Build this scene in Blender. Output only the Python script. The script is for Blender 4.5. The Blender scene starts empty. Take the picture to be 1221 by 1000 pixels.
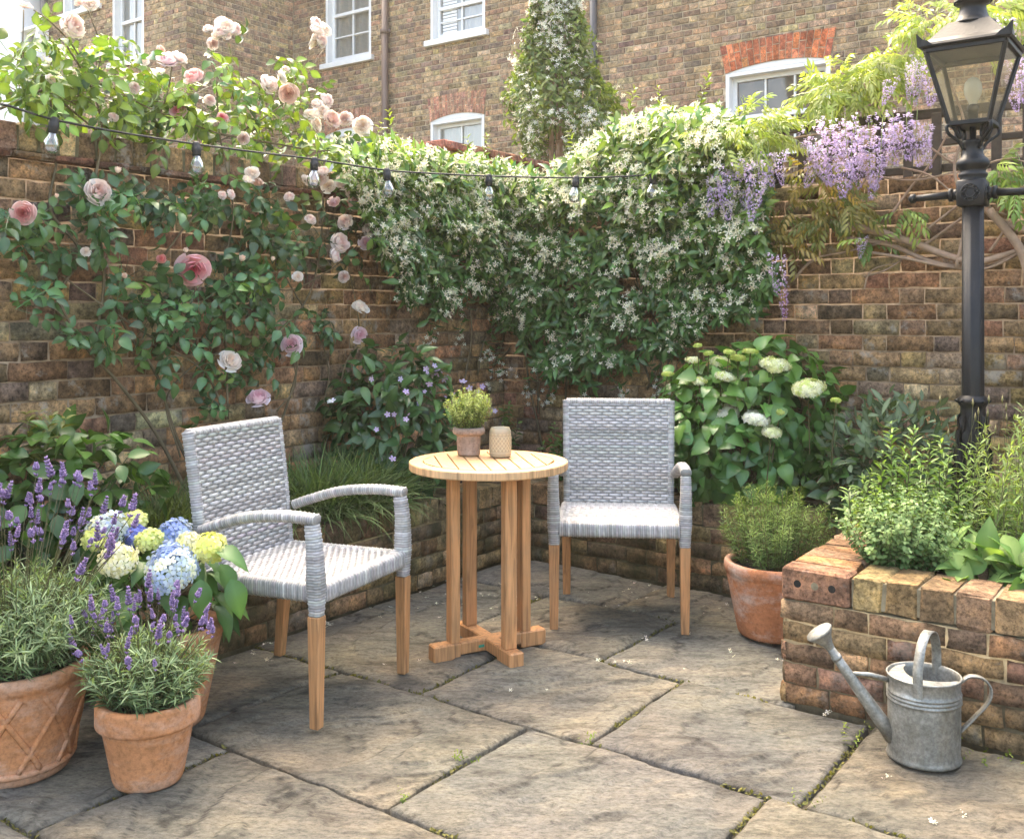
import bpy, math, random
import numpy as np
from mathutils import Vector, Matrix, Quaternion

rng = np.random.default_rng(11)
random.seed(11)
R = math.radians
sc = bpy.context.scene
COL = sc.collection
# ------------------------------------------------------------------ garden frame
# U runs away to the right (along the left wall), V runs to the right and towards the camera (along the back wall)
ANG = R(36)
U = np.array([math.sin(ANG), math.cos(ANG), 0.0])
V = np.array([math.cos(ANG), -math.sin(ANG), 0.0])
ZV = np.array([0, 0, 1.0])
FOC, CX, HY, CH = 1200.0, 610.5, 375.0, 1.3
WL, WR = -3.65, 4.95          # left wall plane v = WL, back wall plane u = WR


def W(u, v, z=0.0):
    return U * u + V * v + ZV * z


def ray(px, py):
    return np.array([(px - CX) / FOC, 1.0, (HY - py) / FOC])


CAM = np.array([0, 0, CH])


def on_v(px, py, v):
    d = ray(px, py)
    return CAM + d * (v / d.dot(V))


def on_u(px, py, u):
    d = ray(px, py)
    return CAM + d * (u / d.dot(U))


def at(px, py, Y):
    return CAM + ray(px, py) * Y


def nrm(a):
    a = np.asarray(a, float)
    return a / np.maximum(np.linalg.norm(a, axis=-1, keepdims=True), 1e-9)


# ------------------------------------------------------------------ value noise
class Noise:
    def __init__(self, seed):
        self.g = np.random.default_rng(seed).random((64, 64))

    def __call__(self, x, y):
        x = np.asarray(x, float); y = np.asarray(y, float)
        xi = np.floor(x).astype(int); yi = np.floor(y).astype(int)
        fx = x - xi; fy = y - yi
        fx = fx * fx * (3 - 2 * fx); fy = fy * fy * (3 - 2 * fy)
        g = self.g
        a = g[xi % 64, yi % 64]; b = g[(xi + 1) % 64, yi % 64]
        c = g[xi % 64, (yi + 1) % 64]; d = g[(xi + 1) % 64, (yi + 1) % 64]
        return (a * (1 - fx) + b * fx) * (1 - fy) + (c * (1 - fx) + d * fx) * fy

    def fbm(self, x, y, o=4):
        s = 0; a = .5; t = 0
        x = np.asarray(x, float); y = np.asarray(y, float)
        for k in range(o):
            s = s + a * self(x * 2 ** k + 7.3 * k, y * 2 ** k + 3.1 * k); t += a; a *= .5
        return s / t


# ------------------------------------------------------------------ mesh builder
class Tpl:
    def __init__(self, verts, faces, col=None):
        self.v = np.asarray(verts, float)
        self.loops = np.array([i for f in faces for i in f], dtype=np.int64)
        self.tot = np.array([len(f) for f in faces], dtype=np.int64)
        self.col = None if col is None else np.asarray(col, float)


def join_tpl(items):
    """items: (tpl, 3x3 matrix, offset)"""
    vs, fs, cs, n = [], [], [], 0
    for t, M, o in items:
        cs.append(np.ones((len(t.v), 3)) if t.col is None else t.col)
        vs.append(t.v @ np.asarray(M).T + np.asarray(o))
        k = 0
        for c in t.tot:
            fs.append(tuple(int(i) + n for i in t.loops[k:k + c])); k += c
        n += len(t.v)
    return Tpl(np.concatenate(vs), fs, np.concatenate(cs))


class MB:
    def __init__(self):
        self.V = []; self.L = []; self.T = []; self.C = []; self.M = []; self.n = 0

    def add(self, verts, faces, col=(1, 1, 1), mat=0):
        v = np.asarray(verts, float)
        self.V.append(v)
        self.L.append(np.array([i for f in faces for i in f], dtype=np.int64) + self.n)
        self.T.append(np.array([len(f) for f in faces], dtype=np.int64))
        c = np.asarray(col, float)
        self.C.append(np.broadcast_to(c, (len(v), 3)) if c.ndim == 1 else c)
        self.M.append(np.full(len(faces), mat, dtype=np.int64))
        self.n += len(v)

    def inst(self, tpl, P, M, col, mat=0):
        """P (n,3), M (n,3,3) columns are the axes (already scaled), col (n,3)"""
        P = np.asarray(P, float)
        n = len(P)
        if n == 0:
            return
        v = np.einsum('nij,vj->nvi', M, tpl.v) + P[:, None, :]
        k = len(tpl.v)
        self.V.append(v.reshape(-1, 3))
        off = self.n + np.arange(n)[:, None] * k
        self.L.append((tpl.loops[None, :] + off).ravel())
        self.T.append(np.tile(tpl.tot, n))
        c = np.broadcast_to(np.asarray(col, float), (n, 3))
        if tpl.col is None:
            self.C.append(np.repeat(c, k, axis=0))
        else:
            self.C.append((c[:, None, :] * tpl.col[None, :, :]).reshape(-1, 3))
        self.M.append(np.full(n * len(tpl.tot), mat, dtype=np.int64))
        self.n += n * k

    def mesh(self, name, mats, smooth=True, off=(0, 0, 0)):
        v = np.concatenate(self.V) - np.asarray(off)
        L = np.concatenate(self.L); T = np.concatenate(self.T)
        c = np.concatenate(self.C); m = np.concatenate(self.M)
        me = bpy.data.meshes.new(name)
        me.vertices.add(len(v)); me.vertices.foreach_set('co', v.astype(np.float32).ravel())
        me.loops.add(len(L)); me.loops.foreach_set('vertex_index', L.astype(np.int32))
        me.polygons.add(len(T))
        st = np.concatenate([[0], np.cumsum(T)[:-1]])
        me.polygons.foreach_set('loop_start', st.astype(np.int32))
        me.polygons.foreach_set('material_index', m.astype(np.int32))
        me.polygons.foreach_set('use_smooth', np.full(len(T), smooth, dtype=bool))
        a = me.color_attributes.new('tint', 'FLOAT_COLOR', 'POINT')
        a.data.foreach_set('color', np.concatenate([c, np.ones((len(c), 1))], 1).astype(np.float32).ravel())
        for mt in (mats if isinstance(mats, (list, tuple)) else [mats]):
            me.materials.append(mt)
        me.update(calc_edges=True)
        return me

    def build(self, name, mats, parent=None, smooth=True, world=False):
        off = np.zeros(3)
        if world and parent is not None:
            p = parent
            while p is not None:
                off = off + np.array(p.location); p = p.parent
        o = bpy.data.objects.new(name, self.mesh(name, mats, smooth, off))
        COL.objects.link(o)
        o.parent = parent
        return o


def tag(o, label=None, cat=None, group=None, kind=None):
    if label: o['label'] = label
    if cat: o['category'] = cat
    if group: o['group'] = group
    if kind: o['kind'] = kind
    return o


def thing(name, label, cat, loc=(0, 0, 0), rz=0.0, group=None):
    o = bpy.data.objects.new(name, None)
    o.empty_display_size = .1
    COL.objects.link(o)
    o.location = [float(x) for x in loc]; o.rotation_euler = (0, 0, rz)
    return tag(o, label, cat, group)


def child_mesh(name, me, parent, loc, M=None, scale=1.0):
    o = bpy.data.objects.new(name, me); COL.objects.link(o); o.parent = parent
    if M is None: M = np.eye(3)
    m4 = Matrix([list(M[i] * scale) + [float(loc[i])] for i in range(3)] + [[0, 0, 0, 1]])
    o.matrix_local = m4
    return o


def copy_tree(o, parent=None):
    c = o.copy(); COL.objects.link(c); c.parent = parent
    for ch in list(o.children):
        copy_tree(ch, c)
    return c


# ------------------------------------------------------------------ shapes
def smooth_path(pts, n=8):
    p = np.asarray(pts, float)
    if len(p) < 3: 
        t = np.linspace(0, 1, n)[:, None]
        return p[0] * (1 - t) + p[-1] * t
    q = np.concatenate([[2 * p[0] - p[1]], p, [2 * p[-1] - p[-2]]])
    out = []
    for i in range(1, len(q) - 2):
        t = np.linspace(0, 1, n, endpoint=False)[:, None]
        a, b, c, d = q[i - 1], q[i], q[i + 1], q[i + 2]
        out.append(.5 * (2 * b + (c - a) * t + (2 * a - 5 * b + 4 * c - d) * t ** 2 + (3 * b - a - 3 * c + d) * t ** 3))
    out.append(p[-1:])
    return np.concatenate(out)


def tube(mb, pts, r, sides=6, col=(1, 1, 1), mat=0, cap=True, sm=0):
    p = np.asarray(pts, float)
    if sm: p = smooth_path(p, sm)
    n = len(p)
    rr = np.asarray(r, float)
    rr = np.full(n, float(rr)) if rr.ndim == 0 else np.interp(np.linspace(0, 1, n), np.linspace(0, 1, len(rr)), rr)
    t = nrm(np.gradient(p, axis=0))
    a = np.array([0, 0, 1.0]) if abs(t[0][2]) < .9 else np.array([1.0, 0, 0])
    s = nrm(np.cross(t[0], a))
    vs = []
    ang = np.linspace(0, 2 * math.pi, sides, endpoint=False)
    for i in range(n):
        s = nrm(s - t[i] * s.dot(t[i]))
        b = np.cross(t[i], s)
        vs.append(p[i] + rr[i] * (np.cos(ang)[:, None] * s + np.sin(ang)[:, None] * b))
    fs = []
    for i in range(n - 1):
        for j in range(sides):
            k = (j + 1) % sides
            fs.append((i * sides + j, i * sides + k, (i + 1) * sides + k, (i + 1) * sides + j))
    if cap:
        fs.append(tuple(range(sides - 1, -1, -1))); fs.append(tuple((n - 1) * sides + j for j in range(sides)))
    mb.add(np.concatenate(vs), fs, col, mat)


def lathe(mb, prof, seg=32, c=(0, 0, 0), col=(1, 1, 1), mat=0, wob=None, cap=False):
    pr = np.asarray(prof, float)
    a = np.linspace(0, 2 * math.pi, seg, endpoint=False)
    n = len(pr)
    r = pr[:, 0][:, None] * np.ones(seg)
    if wob is not None: r = r * wob(a[None, :], pr[:, 1][:, None])
    v = np.stack([r * np.cos(a), r * np.sin(a), pr[:, 1][:, None] * np.ones(seg)], -1).reshape(-1, 3) + np.asarray(c)
    fs = [(i * seg + j, i * seg + (j + 1) % seg, (i + 1) * seg + (j + 1) % seg, (i + 1) * seg + j) for i in range(n - 1) for j in range(seg)]
    if cap: fs.append(tuple((n - 1) * seg + j for j in range(seg)))
    mb.add(v, fs, col, mat)


def cbox(mb, c, h, b=.003, ax=None, col=(1, 1, 1), mat=0, taper=1.0):
    """chamfered box, half sizes h, axes ax (rows), taper scales x,y at the bottom"""
    h = np.asarray(h, float); ax = np.eye(3) if ax is None else np.asarray(ax, float)
    vs, idx = [], {}
    for sx in (-1, 1):
        for sy in (-1, 1):
            for sz in (-1, 1):
                for k in range(3):
                    q = np.array([sx, sy, sz]) * (h - b)
                    q[k] = (sx, sy, sz)[k] * h[k]
                    if sz < 0: q[:2] *= taper
                    idx[(sx, sy, sz, k)] = len(vs); vs.append(np.asarray(c) + q @ ax)
    fs = []
    I = idx
    for k in range(3):
        o = [i for i in range(3) if i != k]
        for s in (-1, 1):
            q = []
            for a_, b_ in ((-1, -1), (1, -1), (1, 1), (-1, 1)):
                t = [0, 0, 0]; t[k] = s; t[o[0]] = a_; t[o[1]] = b_
                q.append(I[(*t, k)])
            fs.append(tuple(q))
    for k in range(3):     # edges along axis k
        o = [i for i in range(3) if i != k]
        for a_ in (-1, 1):
            for b_ in (-1, 1):
                t0 = [0, 0, 0]; t0[k] = -1; t0[o[0]] = a_; t0[o[1]] = b_
                t1 = list(t0); t1[k] = 1
                fs.append((I[(*t0, o[0])], I[(*t1, o[0])], I[(*t1, o[1])], I[(*t0, o[1])]))
    for sx in (-1, 1):
        for sy in (-1, 1):
            for sz in (-1, 1):
                fs.append(tuple(I[(sx, sy, sz, k)] for k in range(3)))
    # consistent outward normals
    va = np.array(vs); cc = va.mean(0)
    out = []
    for f in fs:
        p = va[list(f)]
        nn = np.cross(p[1] - p[0], p[2] - p[0])
        out.append(f if nn.dot(p.mean(0) - cc) > 0 else f[::-1])
    mb.add(va, out, col, mat)


def frames(d, n):
    """axes for leaves: +Y along d, +Z near n"""
    d = nrm(d); n = np.asarray(n, float)
    n = nrm(n - d * (n * d).sum(-1, keepdims=True))
    s = np.cross(d, n)
    return np.stack([s, d, n], -1)


def rnd_dir(n):
    return nrm(rng.normal(size=(n, 3)))


def vary(base, n, amt=.25, hue=.08):
    base = np.asarray(base, float)
    f = np.exp(rng.normal(0, amt, (n, 1)))
    h = np.exp(rng.normal(0, hue, (n, 3)))
    return np.clip(base * f * h, .004, .9)


def mixc(a, b, t):
    t = np.asarray(t)[:, None]
    return np.asarray(a) * (1 - t) + np.asarray(b) * t


def inpoly(px, py, poly):
    poly = np.asarray(poly, float)
    ins = np.zeros(len(px), bool)
    j = len(poly) - 1
    for i in range(len(poly)):
        xi, yi = poly[i]; xj, yj = poly[j]
        c = ((yi > py) != (yj > py)) & (px < (xj - xi) * (py - yi) / (yj - yi + 1e-12) + xi)
        ins ^= c; j = i
    return ins


# ------------------------------------------------------------------ leaf shapes (length 1 along +Y)
def leaf_tpl(width=.4, seg=4, fold=.25, droop=.25, peak=.45, tip=1.0, stalk=0.0, wave=0.0):
    vs, fs = [], []
    ts = np.linspace(0, 1, seg + 1)
    for i, t in enumerate(ts):
        x = t ** (math.log(.5) / math.log(peak))
        w = width * .5 * (math.sin(math.pi * x) ** tip)
        z = -droop * t * t
        y = stalk + t * (1 - stalk) * (1 - .15 * droop * t)
        wv = wave * math.sin(i * 2.2)
        if i in (0, seg):
            vs.append((0, y, z))
        else:
            vs += [(-w, y, z + fold * w + wv), (0, y, z), (w, y, z + fold * w - wv)]
    m = seg - 1
    for i in range(m):
        b = 1 + 3 * i
        if i == 0:
            fs += [(0, b + 1, b), (0, b + 2, b + 1)]
        else:
            a = b - 3
            fs += [(a, a + 1, b + 1, b), (a + 1, a + 2, b + 2, b + 1)]
    e = 1 + 3 * (m - 1)
    last = len(vs) - 1
    fs += [(e, e + 1, last), (e + 1, e + 2, last)]
    if stalk:
        k = len(vs)
        vs += [(-.012, 0, 0), (.012, 0, 0), (.012, stalk, 0), (-.012, stalk, 0)]
        fs.append((k, k + 1, k + 2, k + 3))
    # pale midrib, slightly deeper margins
    cs = [(1.25, 1.2, 1.25)] + [(.88, .9, .85), (1.32, 1.22, 1.3), (.88, .9, .85)] * m + [(.9, .9, .85)] + ([(1.2, 1.1, 1)] * 4 if stalk else [])
    return Tpl(vs, fs, cs)


def rotz(a):
    c, s = math.cos(a), math.sin(a)
    return np.array([[c, -s, 0], [s, c, 0], [0, 0, 1]])


def rotx(a):
    c, s = math.cos(a), math.sin(a)
    return np.array([[1, 0, 0], [0, c, -s], [0, s, c]])


def roty(a):
    c, s = math.cos(a), math.sin(a)
    return np.array([[c, 0, s], [0, 1, 0], [-s, 0, c]])


def pinnate(leaf, pairs, ln, spread, droop, ldroop=.2, w=1.0):
    """compound leaf of unit length: pairs of leaflets plus one at the tip"""
    it = []
    for k in range(pairs):
        t = .3 + .6 * k / max(pairs - 1, 1) if pairs > 2 else .42 + .36 * k
        y = t; z = -droop * t * t
        for s in (-1, 1):
            M = rotz(-s * spread) @ roty(s * .2) @ rotx(-ldroop) * ln
            it.append((leaf, M, (0, y, z)))
    it.append((leaf, rotx(-ldroop - droop) * ln * 1.05, (0, .97, -droop)))
    # rachis
    n = 5
    vs, fs = [], []
    for i in range(n):
        t = i / (n - 1)
        vs += [(-.008, t, -droop * t * t), (.008, t, -droop * t * t)]
        if i: fs.append((2 * i - 2, 2 * i - 1, 2 * i + 1, 2 * i))
    it.append((Tpl(vs, fs), np.eye(3), (0, 0, 0)))
    return join_tpl(it)


L_OVAL = leaf_tpl(.58, 5, .3, .28, .45, wave=.012)
L_OVAL2 = leaf_tpl(.66, 8, .3, .5, .42, wave=.022)
L_LANCE = leaf_tpl(.34, 5, .4, .35, .42, wave=.01)
L_LANCE2 = leaf_tpl(.28, 4, .2, .1, .5)
L_NEEDLE = leaf_tpl(.09, 2, .3, .15, .5, tip=.5)
L_NARROW = leaf_tpl(.17, 3, .3, .3, .5, tip=.7)
L_HEART = leaf_tpl(.72, 7, .28, .5, .36, tip=.8, stalk=.12, wave=.018)
ROSE_LEAF = pinnate(leaf_tpl(.62, 5, .34, .4, .45, wave=.015), 2, .42, 1.05, .3)
WIST_LEAF = pinnate(leaf_tpl(.32, 4, .3, .4, .42), 4, .36, .85, .3, .4)


def blade_tpl(curve, seg=5, w=.022):
    vs, fs = [], []
    a = 0; y = z = 0
    for i in range(seg + 1):
        t = i / seg
        ww = w * (1 - t ** 2) * .5 + .0015
        vs += [(-ww, y, z), (ww, y, z)]
        if i: fs.append((2 * i - 2, 2 * i - 1, 2 * i + 1, 2 * i))
        a = curve * t * 1.6
        y += math.cos(a) / seg; z -= math.sin(a) / seg
    return Tpl(vs, fs)


BLADES = [blade_tpl(c) for c in (.4, .8, 1.2)]


def flower_tpl(n, inner=.12, width=.42, cup=.15, twist=0.0):
    vs, fs, cs = [(0, 0, 0)], [], [(1, 1, .6)]
    for k in range(n):
        a = 2 * math.pi * k / n
        d = np.array([math.cos(a), math.sin(a), 0]); s = np.array([-math.sin(a), math.cos(a), 0])
        b = len(vs)
        for (r, w, z) in ((.38, width * .8, cup * .35), (.8, width, cup * .8), (1.0, width * .35, cup)):
            vs += [tuple(d * r - s * w * .5 + ZV * (z + twist * w)), tuple(d * r + s * w * .5 + ZV * (z - twist * w))]
            cs += [(1, 1, 1)] * 2
        fs += [(0, b, b + 1), (b, b + 2, b + 3, b + 1), (b + 2, b + 4, b + 5, b + 3)]
    return Tpl(vs, fs, cs)


FL5 = flower_tpl(5, width=.36, twist=.25)
FL4 = flower_tpl(4, width=.72, cup=.12)
FL5W = flower_tpl(5, width=.62, cup=.2)


def octa(sx, sy, sz):
    return Tpl([(sx, 0, 0), (-sx, 0, 0), (0, sy, 0), (0, -sy, 0), (0, 0, sz), (0, 0, -sz)],
               [(0, 2, 4), (2, 1, 4), (1, 3, 4), (3, 0, 4), (2, 0, 5), (1, 2, 5), (3, 1, 5), (0, 3, 5)])
# ------------------------------------------------------------------ materials
def mat(name):
    m = bpy.data.materials.new(name); m.use_nodes = True
    nt = m.node_tree
    return m, nt, nt.nodes['Principled BSDF']


def nd(nt, kind, **kw):
    n = nt.nodes.new(kind)
    for k, v in kw.items():
        if k.startswith('i_'): n.inputs[k[2:].replace('_', ' ')].default_value = v
        else: setattr(n, k, v)
    return n


def noise(nt, scale, detail=4, rough=.55, coord='Object', stretch=None):
    tc = nd(nt, 'ShaderNodeTexCoord')
    n = nd(nt, 'ShaderNodeTexNoise')
    n.inputs['Scale'].default_value = scale; n.inputs['Detail'].default_value = detail
    n.inputs['Roughness'].default_value = rough
    if stretch is not None:
        mp = nd(nt, 'ShaderNodeMapping')
        mp.inputs['Scale'].default_value = stretch[0]; mp.inputs['Rotation'].default_value = stretch[1]
        nt.links.new(tc.outputs[coord], mp.inputs['Vector']); nt.links.new(mp.outputs[0], n.inputs['Vector'])
    else:
        nt.links.new(tc.outputs[coord], n.inputs['Vector'])
    return n.outputs['Fac']


def ramp(nt, src, *stops):
    r = nd(nt, 'ShaderNodeValToRGB')
    el = r.color_ramp.elements
    while len(el) < len(stops): el.new(.5)
    for e, (p, c) in zip(el, stops):
        e.position = p; e.color = (*(c if hasattr(c, '__len__') else (c, c, c)), 1)
    nt.links.new(src, r.inputs['Fac'])
    return r.outputs['Color']


def mix(nt, a, b, fac, mode='MIX'):
    m = nd(nt, 'ShaderNodeMix', data_type='RGBA', blend_type=mode)
    for s, i in ((a, 6), (b, 7), (fac, 0)):
        if hasattr(s, 'is_linked') or hasattr(s, 'node'): nt.links.new(s, m.inputs[i])
        else: m.inputs[i].default_value = s if i == 0 else ((*s, 1) if len(s) == 3 else s)
    return m.outputs[2]


def tint(nt):
    a = nd(nt, 'ShaderNodeAttribute', attribute_name='tint')
    return a.outputs['Color']


def bump(nt, p, src, strength, dist, prev=None):
    b = nd(nt, 'ShaderNodeBump'); b.inputs['Strength'].default_value = strength; b.inputs['Distance'].default_value = dist
    nt.links.new(src, b.inputs['Height'])
    if prev is not None: nt.links.new(prev, b.inputs['Normal'])
    if p is not None: nt.links.new(b.outputs[0], p.inputs['Normal'])
    return b.outputs[0]


def setc(nt, p, c):
    if hasattr(c, 'node'): nt.links.new(c, p.inputs['Base Color'])
    else: p.inputs['Base Color'].default_value = (*c, 1)


def m_brick(name, lime=.5, moss=0.0):
    m, nt, p = mat(name)
    t = tint(nt)
    n1 = noise(nt, 14, 6, .65)
    c = mix(nt, t, ramp(nt, n1, (.3, .4), (.5, 1.0), (.68, (1.6, 1.5, 1.3))), 1.0, 'MULTIPLY')
    n2 = noise(nt, 75, 6, .78)
    c = mix(nt, c, ramp(nt, n2, (.36, .3), (.5, 1.0), (.64, 1.35)), .85, 'MULTIPLY')
    # lime bloom and old paint flakes
    n6 = noise(nt, 30, 5, .7)
    c = mix(nt, c, ramp(nt, n6, (.36, .5), (.5, 1.0), (.66, 1.3)), .8, 'MULTIPLY')
    n3 = noise(nt, 5.5, 6, .72)
    f = ramp(nt, n3, (.585 - .03 * lime, 0.0), (.64, lime))
    c = mix(nt, c, (.46, .41, .35), f)
    # soot
    n4 = noise(nt, 2.2, 4, .6)
    c = mix(nt, c, (.035, .028, .022), ramp(nt, n4, (.56, 0.0), (.72, .5)))
    if moss:
        n5 = noise(nt, 4.5, 6, .7)
        c = mix(nt, c, (.055, .062, .018), ramp(nt, n5, (.42, 0.0), (.62, moss)))
    setc(nt, p, c); p.inputs['Roughness'].default_value = .92
    p.inputs['Specular IOR Level'].default_value = .25
    b = bump(nt, None, noise(nt, 38, 9, .8), 1.0, .014)
    bump(nt, p, noise(nt, 170, 4, .7), .8, .004, b)
    return m


def m_mortar(name, col):
    m, nt, p = mat(name)
    n = noise(nt, 9, 6, .7)
    setc(nt, p, mix(nt, col, ramp(nt, n, (.34, .5), (.62, 1.25)), 1.0, 'MULTIPLY'))
    p.inputs['Roughness'].default_value = .95; p.inputs['Specular IOR Level'].default_value = .2
    bump(nt, p, noise(nt, 120, 6, .8), .8, .006)
    return m


def m_plain(name, col, rough=.5, metal=0.0, spec=.5, bsc=None, bst=.3, bd=.002, var=0.0, vsc=8):
    m, nt, p = mat(name)
    if var:
        n = noise(nt, vsc, 5, .65)
        c = mix(nt, col, ramp(nt, n, (.3, 1 - var), (.7, 1 + var)), 1.0, 'MULTIPLY')
        setc(nt, p, c)
    else:
        setc(nt, p, col)
    p.inputs['Roughness'].default_value = rough; p.inputs['Metallic'].default_value = metal
    p.inputs['Specular IOR Level'].default_value = spec
    if bsc: bump(nt, p, noise(nt, bsc, 4, .6), bst, bd)
    return m


def m_leaf(name, rough=.42, trans=.34, spec=.45, tcol=(1.5, 1.6, .55)):
    m, nt, p = mat(name)
    t = tint(nt)
    setc(nt, p, t); p.inputs['Roughness'].default_value = rough; p.inputs['Specular IOR Level'].default_value = spec
    tr = nd(nt, 'ShaderNodeBsdfTranslucent')
    nt.links.new(mix(nt, t, tcol, 1.0, 'MULTIPLY'), tr.inputs['Color'])
    mx = nd(nt, 'ShaderNodeMixShader'); mx.inputs[0].default_value = trans
    nt.links.new(p.outputs[0], mx.inputs[1]); nt.links.new(tr.outputs[0], mx.inputs[2])
    nt.links.new(mx.outputs[0], nt.nodes['Material Output'].inputs['Surface'])
    return m


def m_terracotta(name, bloom=.5, base=(.46, .20, .088)):
    m, nt, p = mat(name)
    n = noise(nt, 6, 6, .65)
    c = mix(nt, base, ramp(nt, n, (.3, .75), (.7, 1.25)), 1.0, 'MULTIPLY')
    n2 = noise(nt, 5, 6, .7, stretch=((1, 1, 2.2), (0, 0, 0)))
    c = mix(nt, c, (.52, .4, .33), ramp(nt, n2, (.47, 0.0), (.66, bloom)))
    n3 = noise(nt, 11, 6, .75)
    c = mix(nt, c, (.16, .08, .045), ramp(nt, n3, (.55, 0.0), (.72, .45)))
    n8 = noise(nt, 70, 6, .75)
    c = mix(nt, c, ramp(nt, n8, (.36, .62), (.5, 1.0), (.64, 1.2)), .75, 'MULTIPLY')
    setc(nt, p, c); p.inputs['Roughness'].default_value = .85; p.inputs['Specular IOR Level'].default_value = .25
    b = bump(nt, None, noise(nt, 220, 3, .6), .25, .001)
    bump(nt, p, noise(nt, 30, 4, .6, stretch=((.2, .2, 4), (0, 0, 0))), .3, .003, b)
    return m


def m_wood(name):
    m, nt, p = mat(name)
    t = tint(nt)
    tc = nd(nt, 'ShaderNodeTexCoord')
    mp = nd(nt, 'ShaderNodeMapping'); mp.inputs['Scale'].default_value = (38, 38, 2.4)
    nt.links.new(tc.outputs['Object'], mp.inputs['Vector'])
    n = nd(nt, 'ShaderNodeTexNoise'); n.inputs['Scale'].default_value = 2.2; n.inputs['Detail'].default_value = 6
    n.inputs['Distortion'].default_value = .6
    nt.links.new(mp.outputs[0], n.inputs['Vector'])
    c = mix(nt, t, ramp(nt, n.outputs['Fac'], (.3, .55), (.5, 1.0), (.7, 1.22)), 1.0, 'MULTIPLY')
    c = mix(nt, c, ramp(nt, noise(nt, 5, 4, .6), (.35, (.86, .88, .92)), (.6, (1.08, 1.0, .95))), .9, 'MULTIPLY')
    setc(nt, p, c); p.inputs['Roughness'].default_value = .5; p.inputs['Specular IOR Level'].default_value = .35
    bump(nt, p, n.outputs['Fac'], .15, .002)
    return m


def m_glass(name, tintc=(1, 1, 1), refl=.12, rough=.02):
    m, nt, p = mat(name)
    tr = nd(nt, 'ShaderNodeBsdfTransparent'); tr.inputs['Color'].default_value = (*tintc, 1)
    gl = nd(nt, 'ShaderNodeBsdfGlossy'); gl.inputs['Roughness'].default_value = rough
    fr = nd(nt, 'ShaderNodeLayerWeight'); fr.inputs['Blend'].default_value = .35
    ml = nd(nt, 'ShaderNodeMath', operation='MULTIPLY_ADD')
    nt.links.new(fr.outputs['Fresnel'], ml.inputs[0]); ml.inputs[1].default_value = .8; ml.inputs[2].default_value = refl
    mx = nd(nt, 'ShaderNodeMixShader')
    nt.links.new(ml.outputs[0], mx.inputs[0]); nt.links.new(tr.outputs[0], mx.inputs[1]); nt.links.new(gl.outputs[0], mx.inputs[2])
    nt.links.new(mx.outputs[0], nt.nodes['Material Output'].inputs['Surface'])
    return m


def m_stone():
    m, nt, p = mat('sandstone')
    t = tint(nt)
    n1 = noise(nt, 2.6, 6, .62)
    c = mix(nt, t, ramp(nt, n1, (.32, (.68, .70, .72)), (.5, (1, 1, 1)), (.66, (1.2, 1.16, 1.06))), 1.0, 'MULTIPLY')
    # bedding streaks
    n2 = noise(nt, 3.2, 7, .68, stretch=((1.2, 4.2, 1), (0, 0, R(30))))
    c = mix(nt, c, ramp(nt, n2, (.34, (.45, .43, .41)), (.5, (1, 1, 1)), (.64, (1.3, 1.25, 1.16))), .85, 'MULTIPLY')
    n3 = noise(nt, 42, 9, .85, stretch=((1, 1.7, 1), (0, 0, R(30))))
    c = mix(nt, c, ramp(nt, n3, (.37, .32), (.5, 1.0), (.62, 1.45)), .85, 'MULTIPLY')
    n8 = noise(nt, 1.9, 3, .5)
    c = mix(nt, c, ramp(nt, n8, (.4, (.95, 1.0, .95)), (.62, (1.06, .99, .93))), .7, 'MULTIPLY')
    # dark damp algae blotches and pale lichen dots
    n4 = noise(nt, 1.35, 6, .68)
    c = mix(nt, c, (.10, .092, .072), ramp(nt, n4, (.50, 0.0), (.68, .42)))
    n5 = noise(nt, 7, 5, .7)
    c = mix(nt, c, (.4, .37, .31), ramp(nt, n5, (.66, 0.0), (.76, .4)))
    setc(nt, p, c); p.inputs['Roughness'].default_value = .82; p.inputs['Specular IOR Level'].default_value = .3
    b = bump(nt, None, noise(nt, 9, 10, .74, stretch=((1, 2.4, 1), (0, 0, R(30)))), 1.0, .035)
    bump(nt, p, noise(nt, 120, 5, .75), .7, .005, b)
    return m


def m_galv():
    m, nt, p = mat('galvanised_steel')
    n1 = noise(nt, 9, 6, .7)
    n2 = noise(nt, 26, 4, .6)
    c = ramp(nt, n1, (.3, (.18, .175, .15)), (.55, (.31, .31, .285)), (.75, (.44, .44, .415)))
    c = mix(nt, c, ramp(nt, n2, (.3, .8), (.7, 1.15)), 1.0, 'MULTIPLY')
    n3 = noise(nt, 6, 5, .7, stretch=((1, 1, .5), (0, 0, 0)))
    c = mix(nt, c, (.17, .145, .10), ramp(nt, n3, (.46, 0.0), (.7, .75)))
    n7 = noise(nt, 90, 5, .7)
    c = mix(nt, c, ramp(nt, n7, (.36, .6), (.62, 1.15)), .8, 'MULTIPLY')
    setc(nt, p, c); p.inputs['Metallic'].default_value = .55
    nt.links.new(ramp(nt, n1, (.3, .62), (.7, .4)), p.inputs['Roughness'])
    bump(nt, p, n2, .12, .002)
    return m


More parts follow.
